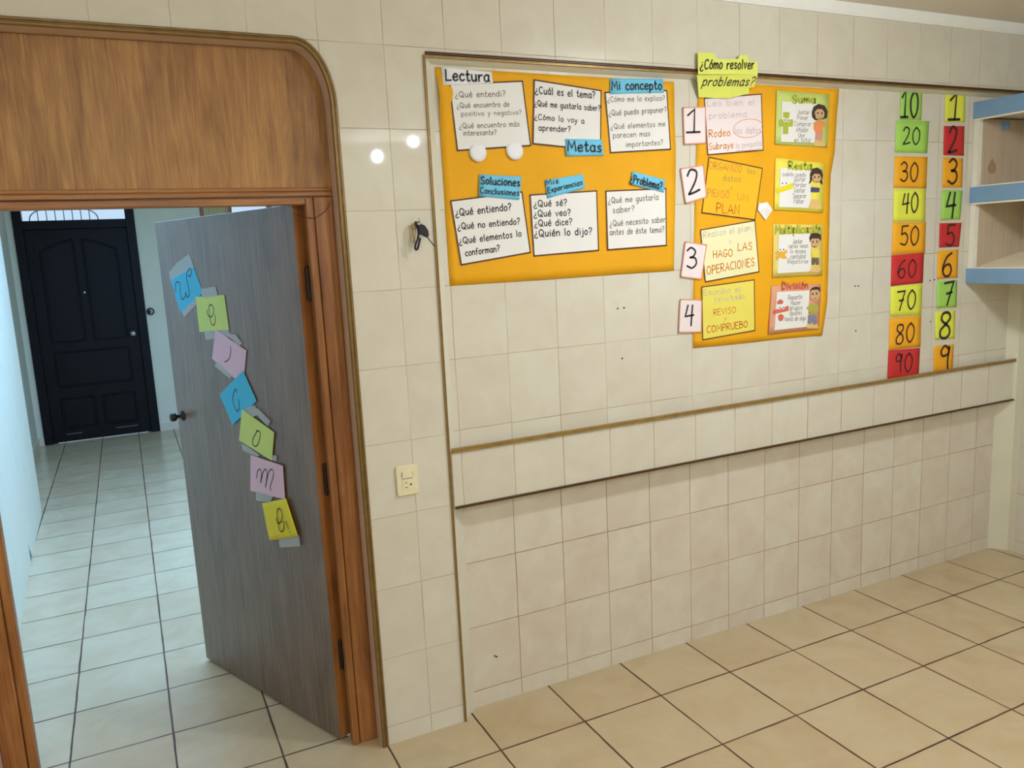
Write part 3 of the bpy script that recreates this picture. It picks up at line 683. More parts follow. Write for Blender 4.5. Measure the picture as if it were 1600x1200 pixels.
NUMBER_CARDS = [('10', 'green', [(2.3448, 2.2826), (2.4865, 2.2856), (2.4828, 2.1595), (2.3459, 2.1561)], [('10', (2.3496, 2.1658), (2.4607, 2.1687), 0.1128)]), ('20', 'green', [(2.3236, 2.1544), (2.5379, 2.1561), (2.5304, 2.016), (2.3204, 2.0187)], [('20', (2.3672, 2.0519), (2.4793, 2.0561), 0.0737)]), ('30', 'orange', [(2.3211, 2.0023), (2.536, 2.0009), (2.533, 1.8614), (2.319, 1.8666)], [('30', (2.3583, 1.892), (2.4751, 1.894), 0.0831)]), ('40', 'yellow', [(2.3209, 1.8605), (2.5331, 1.8597), (2.5342, 1.7137), (2.3215, 1.7185)], [('40', (2.3772, 1.7519), (2.4824, 1.7551), 0.0872)]), ('50', 'orange', [(2.3216, 1.7154), (2.5413, 1.7107), (2.5403, 1.5715), (2.3196, 1.5727)], [('50', (2.3713, 1.6104), (2.4943, 1.6112), 0.0854)]), ('60', 'red', [(2.3197, 1.5699), (2.536, 1.5717), (2.533, 1.4339), (2.3199, 1.4324)], [('60', (2.3613, 1.4645), (2.4847, 1.4632), 0.0808)]), ('70', 'yellow', [(2.32, 1.4295), (2.5331, 1.4309), (2.5313, 1.2854), (2.3209, 1.2931)], [('70', (2.3594, 1.3193), (2.488, 1.3156), 0.0878)]), ('80', 'orange', [(2.3195, 1.2873), (2.5324, 1.2823), (2.5332, 1.1347), (2.3191, 1.1404)], [('80', (2.3621, 1.1659), (2.4871, 1.1632), 0.0891)]), ('90', 'red', [(2.3174, 1.1388), (2.5317, 1.13), (2.5277, 0.9889), (2.3149, 0.9991)], [('90', (2.364, 1.0284), (2.481, 1.0247), 0.0873)]), ('1', 'yellow', [(2.6376, 2.2852), (2.777, 2.2889), (2.7812, 2.1572), (2.6413, 2.1555)], [('1', (2.6619, 2.1655), (2.7413, 2.1675), 0.1144)]), ('2', 'red', [(2.6381, 2.137), (2.7797, 2.14), (2.7817, 2.0067), (2.6399, 2.0089)], [('2', (2.6711, 2.0187), (2.7333, 2.0192), 0.1161)]), ('3', 'orange', [(2.6405, 1.9986), (2.7797, 1.9954), (2.7806, 1.8629), (2.6417, 1.8643)], [('3', (2.6755, 1.8783), (2.7426, 1.8778), 0.1121)]), ('4', 'green', [(2.6424, 1.8528), (2.7861, 1.8491), (2.7769, 1.7159), (2.6405, 1.7158)], [('4', (2.6716, 1.7275), (2.7391, 1.7257), 0.1165)]), ('5', 'red', [(2.6338, 1.7023), (2.7898, 1.7007), (2.7762, 1.5892), (2.636, 1.5908)], [('5', (2.6796, 1.5979), (2.7431, 1.5953), 0.0975)]), ('6', 'orange', [(2.628, 1.5764), (2.7752, 1.5772), (2.7749, 1.4435), (2.6313, 1.4446)], [('6', (2.6614, 1.4561), (2.7339, 1.4549), 0.1105)]), ('7', 'green', [(2.6318, 1.4369), (2.7775, 1.4312), (2.7768, 1.3032), (2.635, 1.3076)], [('7', (2.6789, 1.3165), (2.752, 1.3172), 0.1092)]), ('8', 'yellow', [(2.6268, 1.2931), (2.7731, 1.2881), (2.7727, 1.1523), (2.6347, 1.1587)], [('8', (2.6608, 1.1655), (2.7389, 1.1616), 0.1228)]), ('9', 'orange', [(2.6274, 1.1288), (2.7726, 1.1255), (2.769, 0.9932), (2.6304, 0.999)], [('9', (2.6701, 1.0103), (2.7442, 1.0054), 0.1184)])]
DOOR_NOTES = [('W', 'blue', [(0.8701, 1.6248), (0.692, 1.6997), (0.626, 1.5735), (0.8203, 1.4952)], [[(0.8379, 1.5769), (0.8314, 1.6096), (0.8079, 1.6151), (0.7945, 1.6035), (0.8035, 1.5768), (0.7939, 1.5499), (0.7694, 1.5577), (0.7573, 1.5748), (0.7519, 1.5577), (0.7309, 1.5691), (0.7331, 1.6031), (0.7402, 1.6295), (0.7237, 1.6555), (0.7005, 1.6643), (0.6959, 1.6512), (0.7071, 1.6365), (0.7246, 1.6387)]], [[(0.8733, 1.6545), (0.7985, 1.6895), (0.6964, 1.7176), (0.671, 1.6685), (0.8704, 1.6235)], [(0.8054, 1.5028), (0.6864, 1.5496), (0.685, 1.5286), (0.7911, 1.4814)]]), ('e', 'green', [(0.6843, 1.5586), (0.4707, 1.5658), (0.4636, 1.4384), (0.684, 1.4258)], [[(0.6067, 1.5097), (0.6047, 1.492), (0.5801, 1.4853), (0.5579, 1.5062), (0.5649, 1.5278), (0.5866, 1.5253), (0.5917, 1.4969), (0.5882, 1.4644), (0.5714, 1.4548), (0.5538, 1.4711), (0.5529, 1.4917)]], [[(0.6322, 1.5883), (0.5267, 1.5964), (0.5169, 1.5618), (0.63, 1.5557)], [(0.6463, 1.43), (0.4686, 1.4412), (0.4627, 1.4153), (0.6415, 1.3969)]]), ('l', 'pink', [(0.5583, 1.4397), (0.3569, 1.3708), (0.4037, 1.2412), (0.6084, 1.3289)], [[(0.4643, 1.3804), (0.4651, 1.36), (0.4854, 1.3326), (0.5164, 1.3208)]], [[(0.4881, 1.429), (0.4164, 1.4255), (0.3789, 1.3955), (0.403, 1.383)], [(0.5963, 1.3024), (0.569, 1.3191), (0.4691, 1.2747), (0.4945, 1.2611)]]), ('c', 'blue', [(0.578, 1.1945), (0.3928, 1.2972), (0.3219, 1.193), (0.5079, 1.0838)], [[(0.4499, 1.2141), (0.4566, 1.2254), (0.4734, 1.2092), (0.4858, 1.1813), (0.4764, 1.1552), (0.4619, 1.1429), (0.4461, 1.1551), (0.444, 1.188)]], [[(0.4033, 1.1592), (0.3354, 1.1773), (0.3205, 1.144), (0.3776, 1.1235)]]), ('o', 'green', [(0.4263, 1.1541), (0.225, 1.0912), (0.258, 0.9845), (0.4705, 1.0324)], [[(0.3313, 1.0858), (0.3632, 1.0574), (0.3766, 1.0321), (0.3532, 1.025), (0.3273, 1.05), (0.3164, 1.0806), (0.3401, 1.0837)]], [[(0.3544, 1.161), (0.3161, 1.1676), (0.2405, 1.1294), (0.2646, 1.1084)], [(0.4551, 1.0191), (0.4303, 1.0205), (0.3373, 0.9957), (0.3496, 0.987), (0.4465, 0.9942)], [(0.2467, 1.0081), (0.2218, 1.0057), (0.23, 0.9873), (0.2556, 0.9866)]]), ('m', 'pink', [(0.3981, 0.9875), (0.1887, 0.9771), (0.1955, 0.8547), (0.4249, 0.847)], [[(0.3703, 0.9044), (0.3602, 0.93), (0.342, 0.9417), (0.3338, 0.928), (0.3461, 0.8903), (0.3224, 0.9327), (0.3007, 0.9478), (0.297, 0.9277), (0.3166, 0.8771), (0.2874, 0.9351), (0.2614, 0.9537), (0.2545, 0.9343), (0.2837, 0.8855), (0.2806, 0.8742)]], [[(0.3856, 0.8518), (0.2742, 0.8516), (0.2941, 0.8273), (0.3923, 0.8159)]]), ('e!', 'yellow', [(0.3517, 0.8128), (0.1813, 0.8618), (0.1285, 0.7355), (0.3262, 0.676)], [[(0.253, 0.7782), (0.2436, 0.761), (0.2214, 0.7725), (0.211, 0.8039), (0.2235, 0.8193), (0.2413, 0.8042), (0.2424, 0.7684), (0.2376, 0.7366), (0.2173, 0.7366), (0.2026, 0.7644), (0.2109, 0.7745)], [(0.1903, 0.7785), (0.1842, 0.7668), (0.1785, 0.7533)], [(0.1752, 0.7434), (0.1727, 0.7404)]], [[(0.2594, 0.6992), (0.1282, 0.7373), (0.1248, 0.6984), (0.2602, 0.6641)]])]
DOOR_GEOM = {'hinge': [-0.2986, 0.1027], 'dir': [-0.3828, 0.9238]}
HANDLE_AT = [(0.8958, 1.0871), (0.9654, 1.0721)]
KEY_PTS = {'hook': [(0.0712, -0.01, 1.7778)], 'ring': [(0.0651, -0.02, 1.7714)], 'fob': [(0.0631, -0.035, 1.7667), (0.0763, -0.035, 1.7703), (0.0874, -0.035, 1.7646), (0.0965, -0.035, 1.7496), (0.0983, -0.035, 1.7333), (0.0921, -0.035, 1.7268), (0.0822, -0.035, 1.7312), (0.0725, -0.035, 1.7369), (0.0654, -0.035, 1.7385)], 'strap': [(0.062, -0.02, 1.7782), (0.0645, -0.03, 1.7615), (0.0646, -0.034, 1.7426), (0.0604, -0.034, 1.7239), (0.0537, -0.034, 1.7108), (0.0513, -0.03, 1.6975), (0.0537, -0.03, 1.6907), (0.0597, -0.03, 1.6945), (0.0645, -0.032, 1.7104), (0.0699, -0.032, 1.7263)], 'key1': [(0.0574, -0.015, 1.7705), (0.0532, -0.015, 1.7518), (0.048, -0.015, 1.7196)], 'key2': [(0.0585, -0.02, 1.7702), (0.0597, -0.02, 1.746), (0.0531, -0.02, 1.7139)], 'cord': [(0.0925, -0.038, 1.728), (0.0968, -0.055, 1.7125), (0.1028, -0.075, 1.6969)]}
WIRE = [(-0.1909, 0.052, 1.8497), (-0.2018, 0.052, 1.8286), (-0.2233, 0.052, 1.8112), (-0.2457, 0.052, 1.8019), (-0.2765, 0.052, 1.8076), (-0.3065, 0.052, 1.818)]
ANCHORS = [(0.8524, 1.4401), (0.881, 1.4404), (0.8667, 1.2498), (2.0955, 1.4463), (2.1152, 1.4451), (2.1058, 1.2472), (2.584, 1.4412), (2.6149, 1.4438), (2.5994, 1.2484)]
ANCHORS_LOW = [(0.2858, 0.1846), (0.2935, 0.1799)]

# ------------------------------------------------------------------ the setting
YU, YL = 0.0296, 0.0558          # back of the recess above and below the ledge
XR, CEIL = 3.21, 2.60
RX = 0.137                       # left edge of the recess
AXL, AXR, AZ = -1.275, -0.178, 2.302
AA, AB = 0.098, 0.175            # rounded corners of the arch

floor = struct(obj('floor', B(-2.3, 3.45, -4.95, 6.75, -0.1, 0.0), M['floor']))
ceiling = struct(obj('ceiling', B(-2.3, 3.45, -4.95, 6.75, CEIL, CEIL + 0.1), M['ceiling']))


def arch_path(xl, xr, zt, a, b, n=14):
    p = [(xl, 0.0), (xl, zt - b)]
    p += [(xl + a - a * math.cos(t), zt - b + b * math.sin(t)) for t in [math.pi / 2 * k / n for k in range(1, n + 1)]]
    p += [(xr - a + a * math.sin(t), zt - b + b * math.cos(t)) for t in [math.pi / 2 * k / n for k in range(0, n + 1)]]
    p += [(xr, 0.0)]
    return p


arch = arch_path(AXL, AXR, AZ, AA, AB)
outline_ = [(-2.2, 0.0)] + arch + [(RX, 0.0), (RX, 2.286), (XR, 2.286), (XR, CEIL), (-2.2, CEIL)]
bm = prism(nb(), outline_, XZ, 0.0, 0.15)
bmesh.ops.recalc_face_normals(bm, faces=bm.faces)
for f in bm.faces:
    c = f.calc_center_median()
    if abs(f.normal.y) < 0.5:
        f.material_index = 1 if c.x > RX - 0.01 else 2
    elif f.normal.y > 0.5:
        f.material_index = 3
box(bm, RX, XR, YU, 0.15, 1.0, 2.286, 4)
box(bm, RX, XR, YL, 0.15, 0.0, 1.0, 5)
# splayed plaster returns at both sides and above
prism(bm, [(RX, 0.0002), (RX + 0.058, YL + 0.002), (RX, YL + 0.002)], lambda u, v, d: (u, v, d), 0.0, 2.285, 1)
prism(bm, [(XR, -0.012), (XR - 0.062, YL + 0.002), (XR, YL + 0.002)], lambda u, v, d: (u, v, d), 0.0, 2.285, 6)
prism(bm, [(0.0002, 2.2858), (YU + 0.001, 2.273), (YU + 0.001, 2.2858)], lambda u, v, d: (d, u, v), RX, XR, 1)
wall_back = struct(obj('wall_back', bm, [M['tile_front'], M['plaster'], M['arch_paint'], M['hall_paint'], M['tile_upper'], M['tile_lower'], M['corner_plaster']]))

# small screw holes left in the tiles
for x, z in ANCHORS + ANCHORS_LOW:
    y = YU if z > 0.5 else YL
    obj('screw_hole', lathe(nb(), [(0.0035, 0.0), (0.0035, 0.0012), (0.002, 0.0012)], (x, y, z), (0, -1, 0), 12), M['slot'], wall_back)

# protruding tiled ledge with its two mouldings
ledge = struct(obj('trim_1', B(RX + 0.006, XR, 0.0, YL, 0.805, 1.0), M['tile_ledge']))
def sweep(bm, path, prof, closed=False):
    """prof: (sideways, y) pairs swept along an XZ path."""
    rings = []
    pts = [Vector(p) for p in path]
    for i, p in enumerate(pts):
        d1 = (p - pts[i - 1]).normalized() if i else (pts[1] - p).normalized()
        d2 = (pts[i + 1] - p).normalized() if i < len(pts) - 1 else d1
        n1, n2 = Vector((-d1.y, d1.x)), Vector((-d2.y, d2.x))
        n = (n1 + n2).normalized()
        k = 1 / max(0.5, n.dot(n2))
        rings.append([bm.verts.new((p.x + n.x * o * k, y, p.y + n.y * o * k)) for o, y in prof])
    for a, b in zip(rings, rings[1:]):
        for i in range(len(prof)):
            j = (i + 1) % len(prof)
            bm.faces.new((a[i], a[j], b[j], b[i]))
    bm.faces.new(rings[0])
    bm.faces.new(rings[-1][::-1])
    return bm


RIBS = [(0, 0.0), (0, -0.005), (0.003, -0.009), (0.008, -0.009), (0.0105, -0.005), (0.0125, -0.005), (0.015, -0.008), (0.019, -0.008), (0.022, -0.004), (0.022, 0.0)]
R2 = [(o * 0.8, y * 0.9) for o, y in RIBS]
struct(obj('trim_2', sweep(nb(), arch, RIBS), M['arch_gilt']))
rec = [(RX, 0.0), (RX, 2.286), (XR, 2.286)]
struct(obj('trim_3', sweep(nb(), rec, [(o * 0.5, y) for o, y in R2]), M['gilt']))
bm = sweep(nb(), [(RX, 2.289), (XR, 2.289)], [(o * 0.6 + 0.0062, y - 0.0004) for o, y in R2])
struct(obj('trim_4', bm, M['brown_trim']))
struct(obj('trim_5', sweep(nb(), [(RX + 0.006, 0.997), (XR, 0.997)], [(o, y - 0.0005) for o, y in R2]), M['gilt']))
struct(obj('trim_6', sweep(nb(), [(RX + 0.008, 0.7985), (XR, 0.7985)], [(o * 0.42, y * 0.9 - 0.0005) for o, y in RIBS]), M['brown_trim']))

# right wall: smooth plaster beside the recess, tiles towards the room
bm = B(XR, XR + 0.15, -4.8, -0.045, 0.0, CEIL)
box(bm, XR, XR + 0.15, -0.045, 0.15, 0.0, CEIL, 1)
struct(obj('wall_right', bm, [M['tile_side'], M['corner_plaster']]))
struct(obj('wall_left', B(-2.3, -2.2, -4.8, 0.15, 0.0, CEIL), M['hall_paint']))
struct(obj('wall_rear', B(-2.3, 3.36, -4.95, -4.8, 0.0, CEIL), M['hall_paint']))

# cornice along the ceiling
CP = [(0, 0), (0, -0.012), (-0.018, -0.02), (-0.036, -0.04), (-0.046, -0.06), (-0.046, -0.002)]
def cornice(name, p0, p1, inward):
    bm = nb()
    rings = []
    for p in (p0, p1):
        rings.append([bm.verts.new((p[0] + inward[0] * -d, p[1] + inward[1] * -d, CEIL + h)) for h, d in ((0, 0), (-0.047, 0), (-0.046, -0.006), (-0.034, -0.011), (-0.014, -0.014), (0, -0.016))])
    n = len(rings[0])
    for i in range(n):
        bm.faces.new((rings[0][i], rings[0][(i + 1) % n], rings[1][(i + 1) % n], rings[1][i]))
    bm.faces.new(rings[0])
    bm.faces.new(rings[1][::-1])
    return struct(obj(name, bm, M['cornice']))


cornice('trim_7', (-2.2, 0), (XR, 0), (0, -1))
cornice('trim_8', (XR, -0.04), (XR, -4.8), (-1, 0))

# wooden surround filling the arch: panel above, head rail, two jambs
surround = bpy.data.objects.new('trim_9', None)
COL.objects.link(surround)
surround.location = (-0.72, 0.08, 0)
struct(surround)
e = 0.001
top = [(AXL + e, 1.885)] + arch_path(AXL + e, AXR - e, AZ - e, AA, AB)[1:-1] + [(AXR - e, 1.885)]
obj('transom_panel', prism(nb(), top, XZ, 0.068, 0.1), M['panel_wood'], surround)
bm = B(AXL + e, AXR - e, 0.06, 0.104, 1.869, 1.8845)
bm = prism(bm, [(AXL + e, 1.884), (AXR - e, 1.884), (AXR - e, 1.897), (AXL + e, 1.897)], XZ, 0.064, 0.09)
box(bm, AXL + 0.08, AXR - 0.0855, 0.062, 0.104, 1.844, 1.8665)
obj('head_rail', bm, M['rail_wood'], surround, bevel=0.004)
for sgn, x0 in ((1, AXR - e), (-1, AXL + e)):
    b1 = sorted((x0, x0 - sgn * 0.06))
    b2 = sorted((x0 - sgn * 0.0625, x0 - sgn * 0.0855))
    bm = B(b1[0], b1[1], 0.061, 0.149, 0.0, 1.868)
    if sgn > 0:
        box(bm, x0 - 0.0722, x0 - 0.058, 0.08, 0.148, 0.0, 1.862)
    box(bm, b2[0], b2[1], 0.058, 0.104, 0.0, 1.866)
    box(bm, min(b1[0], b2[0]) + 0.004, max(b1[1], b2[1]) - 0.004, 0.07, 0.1, 0.0, 1.86)
    obj('jamb', bm, M['jamb_wood'], surround, bevel=0.004)

# ------------------------------------------------------------------ the open veneered door
HX, HY = DOOR_GEOM['hinge']
DX, DY = DOOR_GEOM['dir']
DN = Vector((-DY, DX, 0))        # towards the viewer's side
DN = DN if DN.x < 0 else -DN
def onDoor(s, z, d):
    return (HX + DX * s - DN.x * d, HY + DY * s - DN.y * d, z)


door = bpy.data.objects.new('door_1', None)
COL.objects.link(door)
door.location = (HX, HY, 0)
struct(door)
LW, LH = 0.95, 1.848
bm = prism(nb(), [(0, 0.012), (LW, 0.012), (LW, LH), (0, LH)], onDoor, 0, 0.044)
for f in bm.faces:
    f.normal_update()
    if abs(f.normal.dot(DN)) < 0.5:
        f.material_index = 1
obj('leaf', bm, [M['door_wood'], M['jamb_wood']], door, bevel=0.0015)
for z in (0.32, 0.95, 1.6):
    obj('hinge', lathe(nb(), [(0.004, -0.055), (0.008, -0.05), (0.008, 0.05), (0.004, 0.055)], onDoor(-0.006, z, 0.03), (0, 0, 1), 14), M['dark_metal'], door)
hs, hz = 0.905, 1.08
bm = lathe(nb(), [(0.02, 0.0), (0.021, 0.003), (0.016, 0.008), (0.007, 0.01), (0.007, 0.026), (0.015, 0.03), (0.018, 0.04), (0.015, 0.049), (0.005, 0.052)], onDoor(hs, hz, 0), DN, 24)
obj('door_knob', bm, M['dark_metal'], door, smooth=True)
obj('latch_plate', prism(nb(), [(LW - 0.002, hz - 0.04), (LW + 0.003, hz - 0.04), (LW + 0.003, hz + 0.04), (LW - 0.002, hz + 0.04)], onDoor, 0.006, 0.028), M['steel'], door)

# ------------------------------------------------------------------ hallway
HE = 6.45
left_poly = [(-1.95, 0.15), (-1.36, 0.15), (-1.43, 1.8), (-1.48, 2.9), (-1.495, 3.85), (-1.72, 3.85), (-1.72, HE), (-1.95, HE)]
wl = struct(obj('wall_hallway_left', prism(nb(), left_poly, lambda a, b, d: (a, b, d), 0.0, CEIL), M['hall_paint']))
bm = nb()
rnd = random.Random(3)
sc = [(0.0, 0.0), (0.32, 0.0), (0.27, 0.05), (0.22, 0.03), (0.2, 0.1), (0.14, 0.06), (0.1, 0.13), (0.07, 0.05), (0.03, 0.07)]
prism(bm, sc, lambda a, b, d: (-1.4765 + d - (a * 0.016 if a else 0), 2.72 + a * 0.6, b), 0.0, 0.003)
obj('chipped_plaster', bm, M['dark_base'], wl)
bm = B(-1.72, -1.66, HE - 0.012, HE, 0.0, 0.075)
box(bm, -0.62, 1.6, HE - 0.012, HE, 0.0, 0.075)
box(bm, -1.72, -1.708, 3.9, HE - 0.012, 0.0, 0.075)
struct(obj('baseboard_hallway', bm, M['base_tile']))
FX0, FX1 = -1.665, -0.618        # outer edges of the black door frame
WX0, WX1, WZ0, WZ1 = 0.0, 0.72, 0.95, 2.4
bm = B(-1.95, FX0, HE, HE + 0.15, 0, CEIL)
box(bm, FX0, FX1, HE, HE + 0.15, 2.46, CEIL)
box(bm, FX1, WX0, HE, HE + 0.15, 0, CEIL)
box(bm, WX0, WX1, HE, HE + 0.15, 0, WZ0)
box(bm, WX0, WX1, HE, HE + 0.15, WZ1, CEIL)
box(bm, WX1, 1.75, HE, HE + 0.15, 0, CEIL)
struct(obj('wall_hallway_end', bm, M['hall_paint']))
bm = B(1.6, 1.75, 0.15, 1.5, 0, CEIL)
box(bm, 1.6, 1.75, 1.5, 4.3, 0, 0.6)
box(bm, 1.6, 1.75, 1.5, 4.3, 2.3, CEIL)
box(bm, 1.6, 1.75, 4.3, HE + 0.15, 0, CEIL)
struct(obj('wall_hallway_right', bm, M['hall_paint']))

# window at the end of the hallway, partly above the open door
w1 = bpy.data.objects.new('window_1', None)
COL.objects.link(w1)
w1.location = (WX0, HE, WZ0)
struct(w1)
bm = nb()
for a, b in ((WX0, WX0 + 0.045), (0.275, 0.315), (WX1 - 0.045, WX1)):
    box(bm, a, b, HE - 0.01, HE + 0.06, WZ0, WZ1)
for a, b in ((WZ0, WZ0 + 0.05), (WZ1 - 0.05, WZ1)):
    box(bm, WX0 + 0.045, 0.275, HE - 0.008, HE + 0.058, a, b)
    box(bm, 0.315, WX1 - 0.045, HE - 0.008, HE + 0.058, a, b)
obj('window_frame', bm, M['jamb_wood'], w1)
obj('pane', B(WX0 + 0.04, WX1 - 0.04, HE + 0.03, HE + 0.034, WZ0 + 0.04, WZ1 - 0.04), M['glass'], w1)
cur = tag(ruled('curtain', [(0.05, 2.36), (0.05, 1.02)], [(0.27, 2.36), (0.27, 1.02)], HE + 0.015, M['curtain'], None, 24, 2, 0.002, lambda s, t: 0.006 * math.sin(s * 30)), 'yellow curtain in the brown-framed window above the open door', 'curtain')

# side window of the hallway that lets the daylight in
w2 = bpy.data.objects.new('window_2', None)
COL.objects.link(w2)
w2.location = (1.7, 2.9, 0.6)
struct(w2)
bm = nb()
for a, b in ((1.5, 1.54), (4.26, 4.3)):
    box(bm, 1.69, 1.74, a, b, 0.6, 2.3)
for a, b in ((0.6, 0.64), (2.26, 2.3)):
    box(bm, 1.69, 1.74, 1.54, 4.26, a, b)
obj('window_frame', bm, M['brown_trim'], w2)
obj('pane', B(1.71, 1.714, 1.53, 4.27, 0.63, 2.27), M['glass'], w2)

# black panelled street door with a glazed transom
d2 = bpy.data.objects.new('door_2', None)
COL.objects.link(d2)
d2.location = ((FX0 + FX1) / 2, HE, 0)
struct(d2)
LX0, LX1, LT = -1.585, -0.703, 2.082
bm = nb()
box(bm, FX0, LX0 - 0.003, HE - 0.02, HE + 0.1, 0, 2.46)
box(bm, LX1 + 0.003, FX1, HE - 0.02, HE + 0.1, 0, 2.46)
box(bm, LX0 - 0.003, LX1 + 0.003, HE - 0.02, HE + 0.1, 2.4, 2.46)
box(bm, LX0 - 0.003, LX1 + 0.003, HE - 0.02, HE + 0.1, LT + 0.004, 2.168)
box(bm, LX0 - 0.003, LX0 + 0.03, HE + 0.055, HE + 0.1, 0, 2.1)
box(bm, LX1 - 0.03, LX1 + 0.003, HE + 0.055, HE + 0.1, 0, 2.1)
box(bm, LX0, LX1, HE + 0.055, HE + 0.1, 2.06, 2.1)
obj('door_frame', bm, M['black_wood'], d2, bevel=0.004)
obj('leaf', B(LX0, LX1, HE + 0.01, HE + 0.05, 0.008, LT), M['black_wood'], d2)
xm = (LX0 + LX1) / 2
def panel_poly(x0, x1, z0, z1, rise_side=None, rise=0.1):
    p = [(x0, z0), (x1, z0)]
    if rise_side is None:
        return p + [(x1, z1), (x0, z1)]
    n = 10
    for k in range(n + 1):
        s = k / n
        x = x1 + (x0 - x1) * s
        t = (1 - s) if rise_side == 'R' else s
        p.append((x, z1 - rise + rise * (t if rise_side == 'X' else math.sin(t * math.pi / 2) ** 1.2)))
    return p


for args in ((LX0 + 0.11, xm - 0.04, 1.0, 1.98, 'R'), (xm + 0.04, LX1 - 0.11, 1.0, 1.98, 'L'), (LX0 + 0.11, LX1 - 0.11, 0.56, 0.9), (LX0 + 0.11, xm - 0.04, 0.14, 0.44), (xm + 0.04, LX1 - 0.11, 0.14, 0.44)):
    po = panel_poly(*args)
    c = centre(po)
    bm = nb()
    mould = [Vector(q) for q in po]
    path = mould + [mould[0]]
    ribw = 0.012
    for i in range(len(path) - 1):
        a, b = path[i], path[i + 1]
        if (b - a).length > 1e-4:
            tube(bm, [(a.x, HE + 0.008, a.y), (b.x, HE + 0.008, b.y)], 0.009, 8)
    inner = [(q.x + (c.x - q.x) * 0.2, q.y + (c.y - q.y) * 0.1) for q in mould]
    prism(bm, inner, XZ, HE + 0.0, HE + 0.02)
    obj('door_panel', bm, M['black_wood'], d2)
obj('door_knob', lathe(nb(), [(0.034, 0), (0.034, 0.006), (0.012, 0.01), (0.012, 0.03), (0.026, 0.036), (0.03, 0.05), (0.02, 0.062), (0.004, 0.064)], (-0.76, HE + 0.01, 1.03), (0, -1, 0), 24), M['steel'], d2, smooth=True)
obj('peephole', lathe(nb(), [(0.01, 0), (0.01, 0.006), (0.005, 0.007)], (xm, HE + 0.01, 1.468), (0, -1, 0), 16), M['steel'], d2)
obj('kick_scuff', B(-1.47, -1.33, HE + 0.0085, HE + 0.01, 0.075, 0.087), M['scuff'], d2)
obj('kick_scuff', B(-1.02, -0.82, HE + 0.0085, HE + 0.01, 0.08, 0.092), M['scuff'], d2)
obj('transom_pane', B(LX0 - 0.003, LX1 + 0.003, HE + 0.04, HE + 0.044, 2.165, 2.403), M['glass'], d2)
bm = nb()
gx0, gx1, gb, gt = -1.53, -0.94, 2.16, 2.275
bw = [(gx0 + (gx1 - gx0) * (0.5 - 0.5 * math.cos(math.pi * k / 20)), HE + 0.085, gb + (gt - gb) * min(1, 1.35 * math.sin(math.pi * k / 20)) ** 0.7) for k in range(21)]
tube(bm, bw, 0.006, 6)
for k in range(1, 8):
    x = gx0 + (gx1 - gx0) * k / 8
    tube(bm, [(x, HE + 0.085, 2.16), (x, HE + 0.085, gt - 0.004)], 0.005, 6)
obj('transom_grille', bm, M['grille'], d2)

latch = thing('door_catch', 'small round dark metal catch on the hallway wall right of the black door', 'catch', (-0.585, HE, 1.237))
bm = lathe(nb(), [(0.02, 0), (0.02, 0.004), (0.008, 0.006), (0.008, 0.03), (0.004, 0.032)], (-0.59, HE, 1.237), (0, -1, 0), 16)
obj('mount', bm, M['dark_metal'], latch)
obj('ring', tube(nb(), [(-0.575 + 0.03 * math.cos(2 * math.pi * k / 18), HE - 0.026, 1.24 + 0.03 * math.sin(2 * math.pi * k / 18)) for k in range(18)], 0.007, 8, True), M['dark_metal'], latch, smooth=True)

# ------------------------------------------------------------------ wall fittings
o = thing('power_outlet', 'cream wall plate with switch and socket left of the tiled recess', 'outlet', (-0.022, 0, 0.932))
def octo(x0, x1, z0, z1, c):
    return [(x0 + c, z0), (x1 - c, z0), (x1, z0 + c), (x1, z1 - c), (x1 - c, z1), (x0 + c, z1), (x0, z1 - c), (x0, z0 + c)]


obj('plate', prism(nb(), octo(-0.0605, 0.0158, 0.881, 0.9835, 0.004), XZ, -0.009, 0.0), M['cream'], o, bevel=0.004)
bm = B(-0.041, -0.004, -0.013, -0.0085, 0.94, 0.967)
obj('switch', bm, M['cream'], o, bevel=0.002)
sl = B(-0.0425, -0.0412, -0.0095, -0.0085, 0.945, 0.962)
box(sl, -0.0038, -0.0026, -0.0095, -0.0085, 0.945, 0.962)
box(sl, -0.041, -0.004, -0.0095, -0.0085, 0.9385, 0.9395)
obj('switch_gap', sl, M['slot'], o)
bm = B(-0.041, -0.004, -0.0105, -0.0085, 0.9, 0.936)
obj('socket', bm, M['cream'], o, bevel=0.001)
sl = lathe(nb(), [(0.0032, 0), (0.0032, 0.0008), (0.001, 0.001)], (-0.0125, -0.0104, 0.918), (0, -1, 0), 14)
box(sl, -0.033, -0.024, -0.0112, -0.0104, 0.9085, 0.9105)
box(sl, -0.032, -0.025, -0.0112, -0.0104, 0.9245, 0.9265)
obj('socket_holes', sl, M['slot'], o)

